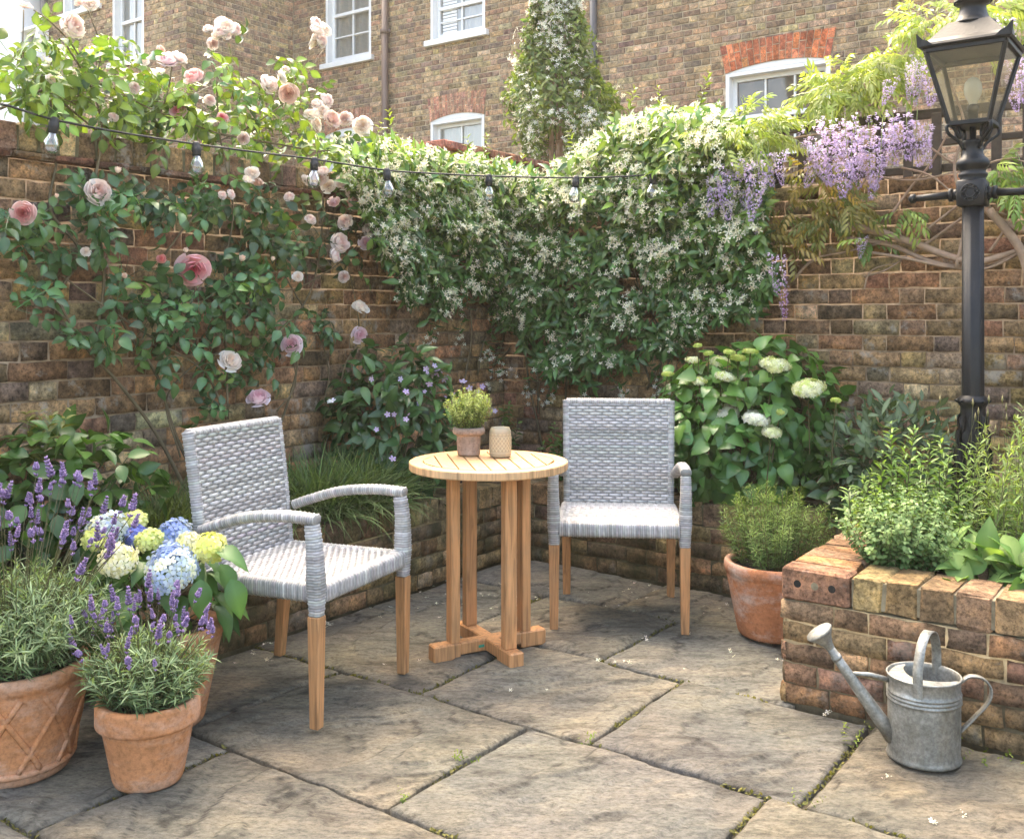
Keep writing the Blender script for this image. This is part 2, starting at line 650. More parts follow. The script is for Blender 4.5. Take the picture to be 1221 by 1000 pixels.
M = {}
M['brick'] = m_brick('old_brick', .6)
M['brick_mossy'] = m_brick('planter_brick', .25, .6)
M['brick_planter'] = m_brick('warm_planter_brick', .3, .15)
M['brick_house'] = m_brick('stock_brick', .2)
M['mortar'] = m_mortar('lime_mortar', (.36, .26, .175))
M['mortar_dark'] = m_mortar('mossy_mortar', (.20, .17, .10))
M['mortar_olive'] = m_mortar('olive_mortar', (.29, .24, .155))
M['mortar_pale'] = m_mortar('pale_mortar', (.52, .42, .30))
M['stone'] = m_stone()
M['joint'] = m_mortar('joint_fill', (.10, .085, .06))
M['soil'] = m_plain('soil', (.028, .02, .014), .95, bsc=60, bst=1, bd=.02, var=.4)
M['earth'] = m_plain('earth', (.09, .085, .05), .95, var=.3, vsc=2)
M['leaf'] = m_leaf('leaf')
M['leaf_gloss'] = m_leaf('glossy_leaf', .3, .25, .5)
M['leaf_matt'] = m_leaf('matt_leaf', .65, .3, .25)
M['petal'] = m_leaf('petal', .6, .35, .2, (1.05, 1.0, .95))
M['stem'] = m_plain('green_stem', (.09, .085, .03), .6, var=.4, vsc=20)
M['bark'] = m_plain('vine_bark', (.33, .22, .15), .85, bsc=70, bst=.6, bd=.004, var=.3, vsc=15)
M['bark_dark'] = m_plain('rose_bark', (.13, .095, .05), .8, bsc=70, bst=.5, bd=.003, var=.4, vsc=15)
M['terra'] = m_terracotta('terracotta', .45)
M['terra_pale'] = m_terracotta('limed_terracotta', .8, (.42, .165, .075))
M['terra_grey'] = m_terracotta('weathered_terracotta', .7, (.27, .195, .15))
M['wood'] = m_wood('teak')


def m_wick():
    m, nt, p = mat('wicker')
    t = tint(nt)
    n = noise(nt, 60, 4, .6)
    setc(nt, p, mix(nt, t, ramp(nt, n, (.3, .82), (.7, 1.1)), 1.0, 'MULTIPLY'))
    p.inputs['Roughness'].default_value = .5; p.inputs['Specular IOR Level'].default_value = .4
    bump(nt, p, noise(nt, 350, 2, .6, stretch=((1, 1, 3), (0, 0, 0))), .25, .0012)
    return m


M['wicker'] = m_wick()
M['iron'] = m_plain('black_iron', (.009, .0095, .0105), .45, .0, .28, bsc=90, bst=.35, bd=.003, var=.3, vsc=12)
M['rubber'] = m_plain('black_rubber', (.012, .011, .012), .55)
M['glass'] = m_glass('clear_glass')
M['lantern_glass'] = m_glass('lantern_glass', (.93, .9, .82), .1, .12)
M['opal'] = m_plain('opal_bulb', (.8, .78, .7), .25)
M['galv'] = m_galv()
M['white'] = m_plain('white_paint', (.78, .78, .77), .45, var=.05)
M['render'] = m_plain('white_render', (.80, .80, .80), .8, bsc=80, bst=.2, bd=.004, var=.05, vsc=3)
M['pipe'] = m_plain('painted_pipe', (.05, .05, .055), .45)
M['pipe_brown'] = m_plain('brown_pipe', (.12, .075, .055), .5)
M['dark'] = m_plain('hole_shade', (.012, .01, .008), .9)
M['trellis'] = m_plain('weathered_timber', (.07, .05, .035), .85, bsc=50, bst=.5, bd=.004, var=.4, vsc=12)
M['slate'] = m_plain('slate', (.07, .07, .08), .6, var=.2)
M['brass'] = m_plain('filament', (.5, .35, .15), .3, 1.0)


def m_pane(name, col, refl=.5):
    m, nt, p = mat(name)
    n = noise(nt, 1.6, 3, .5)
    setc(nt, p, mix(nt, col, ramp(nt, n, (.35, .7), (.65, 1.2)), 1.0, 'MULTIPLY'))
    p.inputs['Roughness'].default_value = .04; p.inputs['Specular IOR Level'].default_value = refl
    return m


M['pane_pale'] = m_glass('window_glass', (.92, .94, .94), .16, .03)
M['pane_dark'] = m_pane('dark_pane', (.10, .08, .065), 1.0)
M['curtain'] = m_plain('curtain', (.62, .61, .58), .9)
# ------------------------------------------------------------------ bricks
PAL_WALL = [(0.339, 0.192, 0.098), (0.418, 0.247, 0.121), (0.305, 0.182, 0.102), (0.475, 0.313, 0.158), (0.226, 0.157, 0.107), (0.395, 0.207, 0.112), (0.384, 0.258, 0.140), (0.508, 0.364, 0.214), (0.260, 0.172, 0.116), (0.395, 0.237, 0.126), (0.407, 0.227, 0.126)]
PAL_PLANT = [(0.395, 0.207, 0.112), (0.373, 0.227, 0.121), (0.407, 0.263, 0.135), (0.350, 0.217, 0.116), (0.260, 0.167, 0.102), (0.395, 0.247, 0.149), (0.328, 0.192, 0.112)]
PAL_BED = [(0.282, 0.187, 0.102), (0.339, 0.217, 0.112), (0.249, 0.167, 0.102), (0.384, 0.253, 0.130), (0.215, 0.146, 0.093)]
PAL_HOUSE = [(.37, .255, .155), (.31, .21, .13), (.43, .30, .18), (.26, .17, .11), (.46, .33, .195), (.38, .235, .15), (.23, .16, .115)]
PAL_RED = [(.50, .155, .07), (.44, .13, .06), (.54, .19, .09), (.40, .12, .065)]
PAL_SOFT_RED = [(.42, .21, .14), (.38, .18, .12), (.46, .25, .17)]


def brick(mb, O, ex, ez, en, x0, x1, z0, z1, col, fine=True, dep=.018, jit=1.0):
    """one brick front: an irregular slab standing proud of the mortar"""
    if x1 - x0 < .012 or z1 - z0 < .012: return
    if fine:
        nx, nz = 5, 3
        gx = np.linspace(x0, x1, nx); gz = np.linspace(z0, z1, nz)
        X, Z_ = np.meshgrid(gx, gz, indexing='ij')
        D = rng.normal(0, .0011 * jit, X.shape) + rng.normal(0, .0016 * jit)
        edge = np.zeros(X.shape, bool); edge[[0, -1], :] = True; edge[:, [0, -1]] = True
        corner = np.zeros(X.shape, bool); corner[0, 0] = corner[0, -1] = corner[-1, 0] = corner[-1, -1] = True
        D = D - edge * rng.uniform(.0008, .0036 * jit, X.shape) - corner * rng.uniform(.0, .003 * jit, X.shape)
        X = X + edge * rng.normal(0, .0016 * jit, X.shape); Z_ = Z_ + edge * rng.normal(0, .0016 * jit, X.shape)
        tilt = rng.normal(0, .0012 * jit)
        Z_ = Z_ + tilt * (X - x0) / (x1 - x0)
        # inner edge ring to round the arris
        ring = [(0, j) for j in range(nz)] + [(i, nz - 1) for i in range(1, nx)] + [(nx - 1, j) for j in range(nz - 2, -1, -1)] + [(i, 0) for i in range(nx - 2, 0, -1)]
        pts = [(X[i, j], Z_[i, j], D[i, j]) for i in range(nx) for j in range(nz)]
        k = len(pts)
        cx, cz = (x0 + x1) / 2, (z0 + z1) / 2
        for (i, j) in ring:
            pts.append((X[i, j] + math.copysign(.0015, X[i, j] - cx), Z_[i, j] + math.copysign(.0015, Z_[i, j] - cz), -dep))
        fs = [(i * nz + j, (i + 1) * nz + j, (i + 1) * nz + j + 1, i * nz + j + 1) for i in range(nx - 1) for j in range(nz - 1)]
        n = len(ring)
        for a in range(n):
            b = (a + 1) % n
            fs.append((ring[a][0] * nz + ring[a][1], ring[b][0] * nz + ring[b][1], k + b, k + a))
    else:
        e = .004
        q = rng.normal(0, .0015 * jit, (4, 2)); d = rng.normal(0, .0014, 4)
        pts = [(x0 + e + q[0, 0], z0 + e + q[0, 1], d[0]), (x1 - e + q[1, 0], z0 + e + q[1, 1], d[1]), (x1 - e + q[2, 0], z1 - e + q[2, 1], d[2]), (x0 + e + q[3, 0], z1 - e + q[3, 1], d[3]),
               (x0, z0, -dep), (x1, z0, -dep), (x1, z1, -dep), (x0, z1, -dep)]
        fs = [(0, 1, 2, 3), (0, 4, 5, 1), (1, 5, 6, 2), (2, 6, 7, 3), (3, 7, 4, 0)]
    p = np.array(pts)
    v = O + p[:, :1] * ex + p[:, 1:2] * ez + p[:, 2:] * en
    # keep the winding facing outwards
    if np.dot(np.cross(ex, ez), en) < 0: fs = [f[::-1] for f in fs]
    mb.add(v, fs, col, 0)


def pick(pal, spread=.2):
    if pal is PAL_HOUSE: spread = .1
    c = np.array(pal[rng.integers(len(pal))]) * math.exp(rng.normal(0, spread))
    return np.clip(c * np.exp(rng.normal(0, .05, 3)), .01, .9)


def brick_face(mb, O, ex, en, x0, x1, z0, z1, pal, fine=True, bond='flemish', course=.075, holes=(), joint=.009, jit=1.0, mort=-.007):
    """brick coursework on a vertical face; holes = (x0, x1, z0, z1)"""
    ez = ZV
    rows = int(round((z1 - z0) / course))
    for r in range(rows):
        za = z0 + r * course + joint / 2; zb = z0 + (r + 1) * course - joint / 2
        if bond == 'flemish':
            lens = (.226, .113); x = x0 - (.1695 if r % 2 else 0) - .05
        elif bond == 'header':
            lens = (.113,); x = x0 - (.056 if r % 2 else 0)
        else:
            lens = (.226,); x = x0 - (.113 if r % 2 else 0)
        k = 0
        while x < x1:
            ln = lens[k % len(lens)] * (1 + rng.normal(0, .02)); k += 1
            a, b = max(x + joint / 2, x0 + .002), min(x + ln - joint / 2, x1 - .002)
            x += ln
            if b - a < .02: continue
            segs = [(a, b)]
            lo, hi = za, zb
            for (hx0, hx1, hz0, hz1) in holes:
                if hz0 < zb - .02 and hz1 > za + .02:
                    new = []
                    for (s, t) in segs:
                        if t <= hx0 or s >= hx1: new.append((s, t)); continue
                        if s < hx0: new.append((s, hx0 - .004))
                        if t > hx1: new.append((hx1 + .004, t))
                    segs = new
            for (s, t) in segs:
                if t - s > .02:
                    brick(mb, O, ex, ez, en, s, t, lo, hi, pick(pal), fine, jit=jit)


def mortar_box(mb, O, ex, en, x0, x1, z0, z1, thick, holes=(), front=-.0105, m=1):
    """the wall body behind the bricks, cut round the openings"""
    xs = sorted({x0, x1, *[h[0] for h in holes], *[h[1] for h in holes]}); xs = [x for x in xs if x0 <= x <= x1]
    zs = sorted({z0, z1, *[h[2] for h in holes], *[h[3] for h in holes]}); zs = [z for z in zs if z0 <= z <= z1]
    for i in range(len(xs) - 1):
        for j in range(len(zs) - 1):
            cx, cz = (xs[i] + xs[i + 1]) / 2, (zs[j] + zs[j + 1]) / 2
            if any(h[0] < cx < h[1] and h[2] < cz < h[3] for h in holes): continue
            p = []
            for d in (front, front - thick):
                for (a, b) in ((xs[i], zs[j]), (xs[i + 1], zs[j]), (xs[i + 1], zs[j + 1]), (xs[i], zs[j + 1])):
                    p.append(O + a * ex + b * ZV + d * en)
            fs = [(0, 1, 2, 3), (7, 6, 5, 4), (0, 4, 5, 1), (1, 5, 6, 2), (2, 6, 7, 3), (3, 7, 4, 0)]
            if np.dot(np.cross(ex, ZV), en) < 0: fs = [f[::-1] for f in fs]
            mb.add(p, fs, (1, 1, 1), m)


def hbox(mb, O, ax, c, h, b=.004, col=(1, 1, 1), m=0):
    """chamfered box with centre c and half size h in the axes ax (rows) about O"""
    ax = np.asarray(ax)
    cbox(mb, O + np.asarray(c) @ ax, h, b, ax, col, m)


def rough_box(mb, O, ax, c, h, col, m=0, jit=.0025, b=.006):
    s = MB(); hbox(s, O, ax, c, h, b, col)
    v = s.V[0] + rng.normal(0, jit, s.V[0].shape)
    mb.V.append(v); mb.L.append(s.L[0] + mb.n); mb.T.append(s.T[0]); mb.C.append(s.C[0]); mb.M.append(np.full(len(s.T[0]), m)); mb.n += len(v)


AX = np.stack([U, V, ZV])      # rows: u, v, z
Z0 = np.zeros(3)

# ------------------------------------------------------------------ ground and paving
g = MB()
g.add([W(-60, -60, -.06), W(-60, 60, -.06), W(60, 60, -.06), W(60, -60, -.06)], [(0, 1, 2, 3)])
tag(g.build('ground', M['earth'], smooth=False), kind='structure')
NZ1, NZ2 = Noise(3), Noise(5)
g = MB()
step = .02
uu = np.arange(-.6, 4.6, step); vv = np.arange(-3.4, 1.6, step)
UU, VV = np.meshgrid(uu, vv, indexing='ij')
zz = -.026 + .010 * (NZ1.fbm(UU * 9, VV * 9, 3) - .5)
pts = UU[..., None] * U + VV[..., None] * V + zz[..., None] * ZV
nu, nv = UU.shape
g.add(pts.reshape(-1, 3), [(i * nv + j, (i + 1) * nv + j, (i + 1) * nv + j + 1, i * nv + j + 1) for i in range(nu - 1) for j in range(nv - 1)])
# faces above run u then v; flip so that they look up
g.L[0] = g.L[0].reshape(-1, 4)[:, ::-1].ravel()
tag(g.build('paving_bed', M['joint']), kind='structure')
STRIPS = [(-.45, .68, [-3.15, -2.3, -1.2, -.2, .9, 1.9]), (.68, 1.33, [-3.15, -2.0, -1.15, -.3, .8, 1.9]), (1.33, 1.95, [-3.15, -2.46, -1.48, -.55, .4, 1.3]),
          (1.95, 2.61, [-3.15, -2.67, -1.83, -1.04, -.2, .7, 1.5]), (2.61, 3.25, [-3.15, -2.29, -1.61, -.95, -.1, .8, 1.6]),
          (3.25, 3.87, [-3.15, -2.62, -1.95, -1.2]), (3.87, 4.36, [-3.15, -2.25, -1.2])]
JOINTS = []
g = MB()
for (a, b, vs_) in STRIPS:
    for k in range(len(vs_) - 1):
        c, d = vs_[k], vs_[k + 1]
        gap = .009
        n1, n2 = max(6, int((b - a) / .0105)), max(6, int((d - c) / .0105))
        s = np.linspace(0, 1, n1); t = np.linspace(0, 1, n2)
        S, T = np.meshgrid(s, t, indexing='ij')
        sd = rng.uniform(0, 40)
        wob = lambda q, o: .009 * (NZ2.fbm(q * 7 + sd + o, np.full_like(q, o * 1.7), 3) - .5) * 2
        ua = a + gap + wob(T, 1); ub = b - gap + wob(T, 2)
        va = c + gap + wob(S, 3); vb = d - gap + wob(S, 4)
        PU = ua + (ub - ua) * S; PV = va + (vb - va) * T
        rot = rng.uniform(-.5, .5)
        X = PU * math.cos(rot) - PV * math.sin(rot); Y = PU * math.sin(rot) + PV * math.cos(rot)
        h = NZ1.fbm(X * 1.5 + sd, Y * 2.6 + sd, 5)
        lv = h * 8; fr = lv - np.floor(lv)
        terr = (np.floor(lv) + np.clip((fr - .46) / .08, 0, 1)) / 8
        z = .058 * (terr - .5) + .011 * (NZ2.fbm(X * 5 + 3, Y * 8, 4) - .5) + rng.normal(0, .0012)
        ed = np.minimum(np.minimum(S * (b - a), (1 - S) * (b - a)), np.minimum(T * (d - c), (1 - T) * (d - c)))
        z = z * np.clip(.35 + ed / .05, 0, 1) - .009 * np.exp(-ed / .006) + .002
        pts = PU[..., None] * U + PV[..., None] * V + z[..., None] * ZV
        base = np.array([(.215, .195, .163), (.203, .190, .165), (.226, .203, .165), (.197, .185, .165), (.214, .191, .153)][rng.integers(5)]) * rng.uniform(.85, 1.12)
        idx = np.arange(n1 * n2).reshape(n1, n2)
        fs = np.stack([idx[:-1, :-1], idx[:-1, 1:], idx[1:, 1:], idx[1:, :-1]], -1).reshape(-1, 4)
        ring = np.concatenate([idx[0, :], idx[1:, -1], idx[-1, -2::-1], idx[-2:0:-1, 0]])
        pv = pts.reshape(-1, 3)
        low = pv[ring].copy(); low[:, 2] = -.045
        k0 = len(pv); n = len(ring)
        sk = [(ring[(q + 1) % n], ring[q], k0 + q, k0 + (q + 1) % n) for q in range(n)]
        # riven beds show slightly different colours
        stepm = np.exp(-((fr - .5) / .045) ** 2).reshape(-1, 1)      # broken ledges painted darker, as shade the soft light leaves out
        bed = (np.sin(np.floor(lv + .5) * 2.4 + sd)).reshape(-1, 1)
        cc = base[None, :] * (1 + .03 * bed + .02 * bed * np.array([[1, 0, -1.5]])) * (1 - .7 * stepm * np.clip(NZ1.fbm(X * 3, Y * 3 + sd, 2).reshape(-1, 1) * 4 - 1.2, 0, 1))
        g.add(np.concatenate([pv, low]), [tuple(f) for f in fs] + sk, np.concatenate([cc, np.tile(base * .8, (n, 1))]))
        JOINTS.append(((a, c), (a, d))); JOINTS.append(((a, d), (b, d)))
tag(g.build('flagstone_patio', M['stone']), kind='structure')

# ------------------------------------------------------------------ garden walls
ND, NU = V.copy(), -U.copy()     # outward normals of the left wall (+V) and the back wall (-U)


def garden_wall(label, O, ex, en, x0, x1, ztop, coping):
    root = thing('garden_wall', label, 'wall', O + ex * (x0 + x1) / 2)
    mb = MB()
    brick_face(mb, O, ex, en, x0, x1, 0, ztop, PAL_WALL)
    mortar_box(mb, O, ex, en, x0, x1, -.05, ztop, .2)
    mb.build('brickwork', [M['brick'], M['mortar']], root, True, True)
    if coping:
        mb = MB()
        ax = np.stack([ex, en, ZV])
        x = x0
        while x < x1:      # creasing tiles
            ln = .16 * (1 + rng.normal(0, .04))
            rough_box(mb, O, ax, (x + ln / 2, -.1, ztop + .014 + rng.normal(0, .001)), (ln / 2 - .002, .135 + rng.normal(0, .004), .012), pick([(.20, .09, .06), (.24, .12, .075), (.15, .08, .055)], .15), 0)
            x += ln
        x = x0
        while x < x1:      # bricks on edge
            ln = .078 * (1 + rng.normal(0, .03))
            rough_box(mb, O, ax, (x + ln / 2, -.1, ztop + .08 + rng.normal(0, .002)), (ln / 2 - .005, .106 + rng.normal(0, .004), .052), pick(PAL_WALL, .25), 0, .002, .008)
            x += ln
        hbox(mb, O, ax, ((x0 + x1) / 2, -.1, ztop + .078), ((x1 - x0) / 2, .098, .046), .002, (1, 1, 1), 1)
        mb.build('coping', [M['brick'], M['mortar_dark']], root, False, True)
    return root


garden_wall('weathered brick garden wall with brick on edge coping behind the climbing rose', V * WL, U, ND, .6, WR + .0, 1.875, True)
garden_wall('dark old brick garden wall under the trellis and behind the street lamp', U * WR, V, NU, WL - .21, 1.7, 1.95, False)

# trellis on the back wall
tr = thing('trellis', 'weathered dark timber trellis standing along the top of the back wall', 'trellis', W(WR + .06, -.9, 1.95))
mb = MB()
for z_, h_ in ((2.245, .022), (2.105, .015), (1.985, .018)):
    hbox(mb, Z0, AX, (WR + .045, -.85, z_), (.016, 2.2, h_), .003)
mb.build('rail', M['trellis'], tr, False, True)
v_ = -2.95
mb = MB()
while v_ < 1.3:
    hbox(mb, Z0, AX, (WR + .018, v_, 2.09), (.010, .021, .15), .002)
    v_ += .128
mb.build('slat', M['trellis'], tr, False, True)

# far boundary wall behind the corner
bw = thing('boundary_wall', 'low stretch of terracotta capped brick wall beyond the jasmine', 'wall', W(7.2, -4.4, 0))
mb = MB()
O_ = V * -4.4
brick_face(mb, O_, U, ND, 5.2, 9.2, 1.6, 2.425, PAL_WALL, False)
mortar_box(mb, O_, U, ND, 5.2, 9.2, 0, 2.425, .2)
mb.build('brickwork', [M['brick'], M['mortar']], bw, False, True)
mb = MB()
x = 5.2
while x < 9.2:
    rough_box(mb, O_, np.stack([U, ND, ZV]), (x + .14, -.1, 2.452), (.137, .16, .026), pick([(.30, .14, .085), (.24, .11, .07)], .15), 0)
    x += .28
mb.build('coping', [M['brick']], bw, False, True)

# ------------------------------------------------------------------ raised beds
HB = .41


def bed_coping(mb, O, ex, en, x0, x1, top, wd=.215, hh=.052, pal=PAL_BED, m=0, m2=1):
    ax = np.stack([ex, en, ZV])
    x = x0
    while x < x1 - .03:
        ln = min(.108 * (1 + rng.normal(0, .03)), x1 - x)
        rough_box(mb, O, ax, (x + ln / 2, -wd / 2 + rng.normal(0, .003), top - hh + rng.normal(0, .002)), (ln / 2 - .0035, wd / 2, hh), pick(pal, .2), m, .0028, .0055)
        x += ln
    hbox(mb, O, ax, ((x0 + x1) / 2, -wd / 2, top - hh - .001), ((x1 - x0) / 2, wd / 2 - .008, hh - .008), .002, (1, 1, 1), m2)


UB, VB = 4.36, -3.15            # faces of the left bed (v) and the back bed (u)
pl = thing('raised_bed', 'low mossy brick raised bed running along both walls behind the chairs', 'planter', W(UB, VB, 0))
mb = MB()
brick_face(mb, V * VB, U, ND, .7, UB, 0, .30, PAL_BED, jit=1.4)
mortar_box(mb, V * VB, U, ND, .7, UB + .2, -.05, .30, .2)
brick_face(mb, U * UB, V, NU, VB, -1.2, 0, .30, PAL_BED, jit=1.4)
mortar_box(mb, U * UB, V, NU, VB - .2, -1.05, -.05, .30, .2)
mb.build('brickwork', [M['brick_mossy'], M['mortar_dark']], pl, True, True)
mb = MB()
bed_coping(mb, V * VB, U, ND, .7, UB + .2, HB)
bed_coping(mb, U * UB, V, NU, VB + .005, -1.06, HB)
mb.build('coping', [M['brick_mossy'], M['mortar_dark']], pl, False, True)
mb = MB()


def soil_sheet(mb, u0, u1, v0, v1, z, amp=.03):
    uu = np.arange(u0, u1 + .001, .04); vv = np.arange(v0, v1 + .001, .04)
    A_, B_ = np.meshgrid(uu, vv, indexing='ij')
    h = z + amp * (NZ1.fbm(A_ * 6, B_ * 6, 4) - .5)
    p = A_[..., None] * U + B_[..., None] * V + h[..., None] * ZV
    i = np.arange(A_.size).reshape(A_.shape)
    fs = np.stack([i[:-1, :-1], i[:-1, 1:], i[1:, 1:], i[1:, :-1]], -1).reshape(-1, 4)
    mb.add(p.reshape(-1, 3), [tuple(f) for f in fs])


soil_sheet(mb, .7, 4.94, WL + .01, VB - .16, .36)
soil_sheet(mb, UB + .17, 4.94, VB - .2, -1.0, .36)
mb.build('soil', M['soil'], pl, True, True)

UP, VP_ = 3.27, -1.26
HP = .455
pr = thing('raised_bed', 'warm brick raised bed full of herbs beside the watering can', 'planter', W(UP, VP_, 0))
mb = MB()
brick_face(mb, U * UP, V, NU, VP_, 1.6, 0, .345, PAL_PLANT, jit=1.4, course=.069)
mortar_box(mb, U * UP, V, NU, VP_ + .008, 1.6, -.05, .345, .2)
brick_face(mb, V * VP_, U, -V, UP, UB, 0, .345, PAL_PLANT, jit=1.4, course=.069)
mortar_box(mb, V * VP_, U, -V, UP + .208, UB, -.05, .345, .2)
mb.build('brickwork', [M['brick_planter'], M['mortar_olive']], pr, True, True)
mb = MB()
bed_coping(mb, U * UP, V, NU, VP_ + .235, 1.6, HP, .215, .053, PAL_PLANT)
bed_coping(mb, V * VP_, U, -V, UP + .113, UB + .3, HP, .215, .053, PAL_PLANT)
# the corner brick is laid on its side; flat discs for its holes, outer two painted shade-dark
ax = np.stack([V, NU, ZV])
rough_box(mb, U * UP, ax, (VP_ + .115, -.05, HP - .053), (.112, .052, .053), (.33, .17, .105), 0, .0015, .007)
for k, (q, mm) in enumerate(((-.055, 2), (.003, 1), (.06, 2))):
    c0 = U * UP + V * (VP_ + .115 + q) + NU * .0035 + ZV * (HP - .05)
    a_ = np.linspace(0, 2 * math.pi, 14, endpoint=False)
    rim = c0 + np.cos(a_)[:, None] * V * .0125 + np.sin(a_)[:, None] * ZV * .0125
    mb.add(rim, [tuple(range(14))], (1, 1, 1), mm)
mb.build('coping', [M['brick_planter'], M['mortar_olive'], M['dark']], pr, False, True)
mb = MB()
soil_sheet(mb, UP + .17, 4.94, VP_ + .17, 1.6, .40)
mb.build('soil', M['soil'], pr, True, True)
# ------------------------------------------------------------------ houses behind the garden
UH = 10.8
VW = -12.1          # side of the projecting wing
UW = 8.81


def vz(px, py, u=UH):
    p = on_u(px, py, u); return float(p.dot(V)), float(p[2])


def win_rect(xa, xb, ytop, ybot, u=UH):
    """opening in the u-plane from the four sides seen in the photograph (y taken at the middle)"""
    va = vz(xa, 100, u)[0]; vb = vz(xb, 100, u)[0]
    xm = (xa + xb) / 2
    return [va, vb, vz(xm, ybot, u)[1], vz(xm, ytop, u)[1]]


def sash_window(root, O, ex, en, r, pane_mat, bars=(2, 2), arch=0.0, sill=True, slats=False, rev=.10, liner=True):
    """window set into the opening r = (x0, x1, z0, z1): frame with glazing bars, one pane object, sill"""
    x0, x1, z0, z1 = r
    ax = np.stack([ex, en, ZV])
    mb = MB()
    w = x1 - x0; h = z1 - z0

    def bx(xa, xb, za, zb, da, db, b=.004):
        hbox(mb, O, ax, ((xa + xb) / 2, (da + db) / 2, (za + zb) / 2), (abs(xb - xa) / 2, abs(db - da) / 2, abs(zb - za) / 2), b)
    lin = .045
    # reveal lining
    bx(x0, x0 + lin, z0, z1, -.2, -.003); bx(x1 - lin, x1, z0, z1, -.2, -.003)
    bx(x0 + lin, x1 - lin, z1 - lin, z1, -.2, -.004)
    # sash stiles and rails
    s = .05
    xa, xb = x0 + lin, x1 - lin
    za, zb = z0 + .02, z1 - lin
    d0, d1 = -.16, -rev
    bx(xa, xa + s, za, zb, d0, d1); bx(xb - s, xb, za, zb, d0, d1)
    bx(xa + s, xb - s, zb - s, zb, d0, d1); bx(xa + s, xb - s, za, za + .08, d0, d1)
    zm = (za + zb) / 2
    bx(xa + s, xb - s, zm - .025, zm + .025, d0, d1 + .012)
    nx, nz = bars
    for k in range(1, nx):
        xx = xa + s + (xb - xa - 2 * s) * k / nx
        bx(xx - .011, xx + .011, za + .08, zm - .025, d0 + .01, d1 - .01, .003); bx(xx - .011, xx + .011, zm + .025, zb - s, d0 + .01, d1 - .01, .003)
    for half in ((za + .08, zm - .025), (zm + .025, zb - s)):
        for k in range(1, nz):
            zz_ = half[0] + (half[1] - half[0]) * k / nz
            for q in range(nx):
                a_ = xa + s + (xb - xa - 2 * s) * q / nx + (.012 if q else 0); b_ = xa + s + (xb - xa - 2 * s) * (q + 1) / nx - (.012 if q < nx - 1 else 0)
                bx(a_, b_, zz_ - .011, zz_ + .011, d0 + .012, d1 - .012, .003)
    if arch:
        # curved head filling the segment over the frame
        n = 12
        for side in range(n):
            t0, t1 = side / n, (side + 1) / n
            f = lambda t: arch * (1 - (2 * t - 1) ** 2)
            p = []
            for d in (-.004, -.2):
                for (t, top) in ((t0, 0), (t1, 0), (t1, 1), (t0, 1)):
                    p.append(O + ex * (x0 + w * t) + ZV * (z1 + .001 + (f(t) if top else 0)) + en * d)
            fs = [(0, 1, 2, 3), (3, 2, 6, 7)]
            if np.dot(np.cross(ex, ZV), en) < 0: fs = [q[::-1] for q in fs]
            mb.add(p, fs)
    wo = mb.build('window', M['white'], root, False, True)
    if pane_mat == 'pane_pale':
        mb = MB()
        nn_ = 60
        t_ = np.linspace(0, 1, nn_)
        fold_ = .018 * np.sin(t_ * (xb - xa) * 42 + rng.uniform(0, 6)) + .012 * np.sin(t_ * 23)
        vs = []
        for zc in (za + .03, zb - .03):
            vs += [O + ex * (xa + (xb - xa) * q) + ZV * zc + en * (-.19 + f_) for q, f_ in zip(t_, fold_)]
        mb.add(vs, [(i, i + 1, nn_ + i + 1, nn_ + i) for i in range(nn_ - 1)])
        mb.build('curtain', M['curtain'], wo, True, True)
    mb = MB()
    p = [O + ex * a_ + ZV * b_ + en * -.135 for (a_, b_) in ((xa, za), (xb, za), (xb, zb), (xa, zb))]
    f = (0, 1, 2, 3)
    if np.dot(np.cross(ex, ZV), en) < 0: f = f[::-1]
    mb.add(p, [f])
    mb.build('pane', M[pane_mat], wo, False, True)
    if slats:
        mb = MB()
        z_ = za + .1
        while z_ < zb - .06:
            hbox(mb, O, ax, (xa + s + .16, -.128, z_), (.13, .004, .016), .002)
            z_ += .045
        mb.build('blind', M['white'], wo, False, True)
    if sill:
        mb = MB()
        hbox(mb, O, ax, ((x0 + x1) / 2, -.045, z0 - .04), (w / 2 + .07, .11, .04), .006)
        mb.build('sill', M['white'], wo, False, True)
    return wo


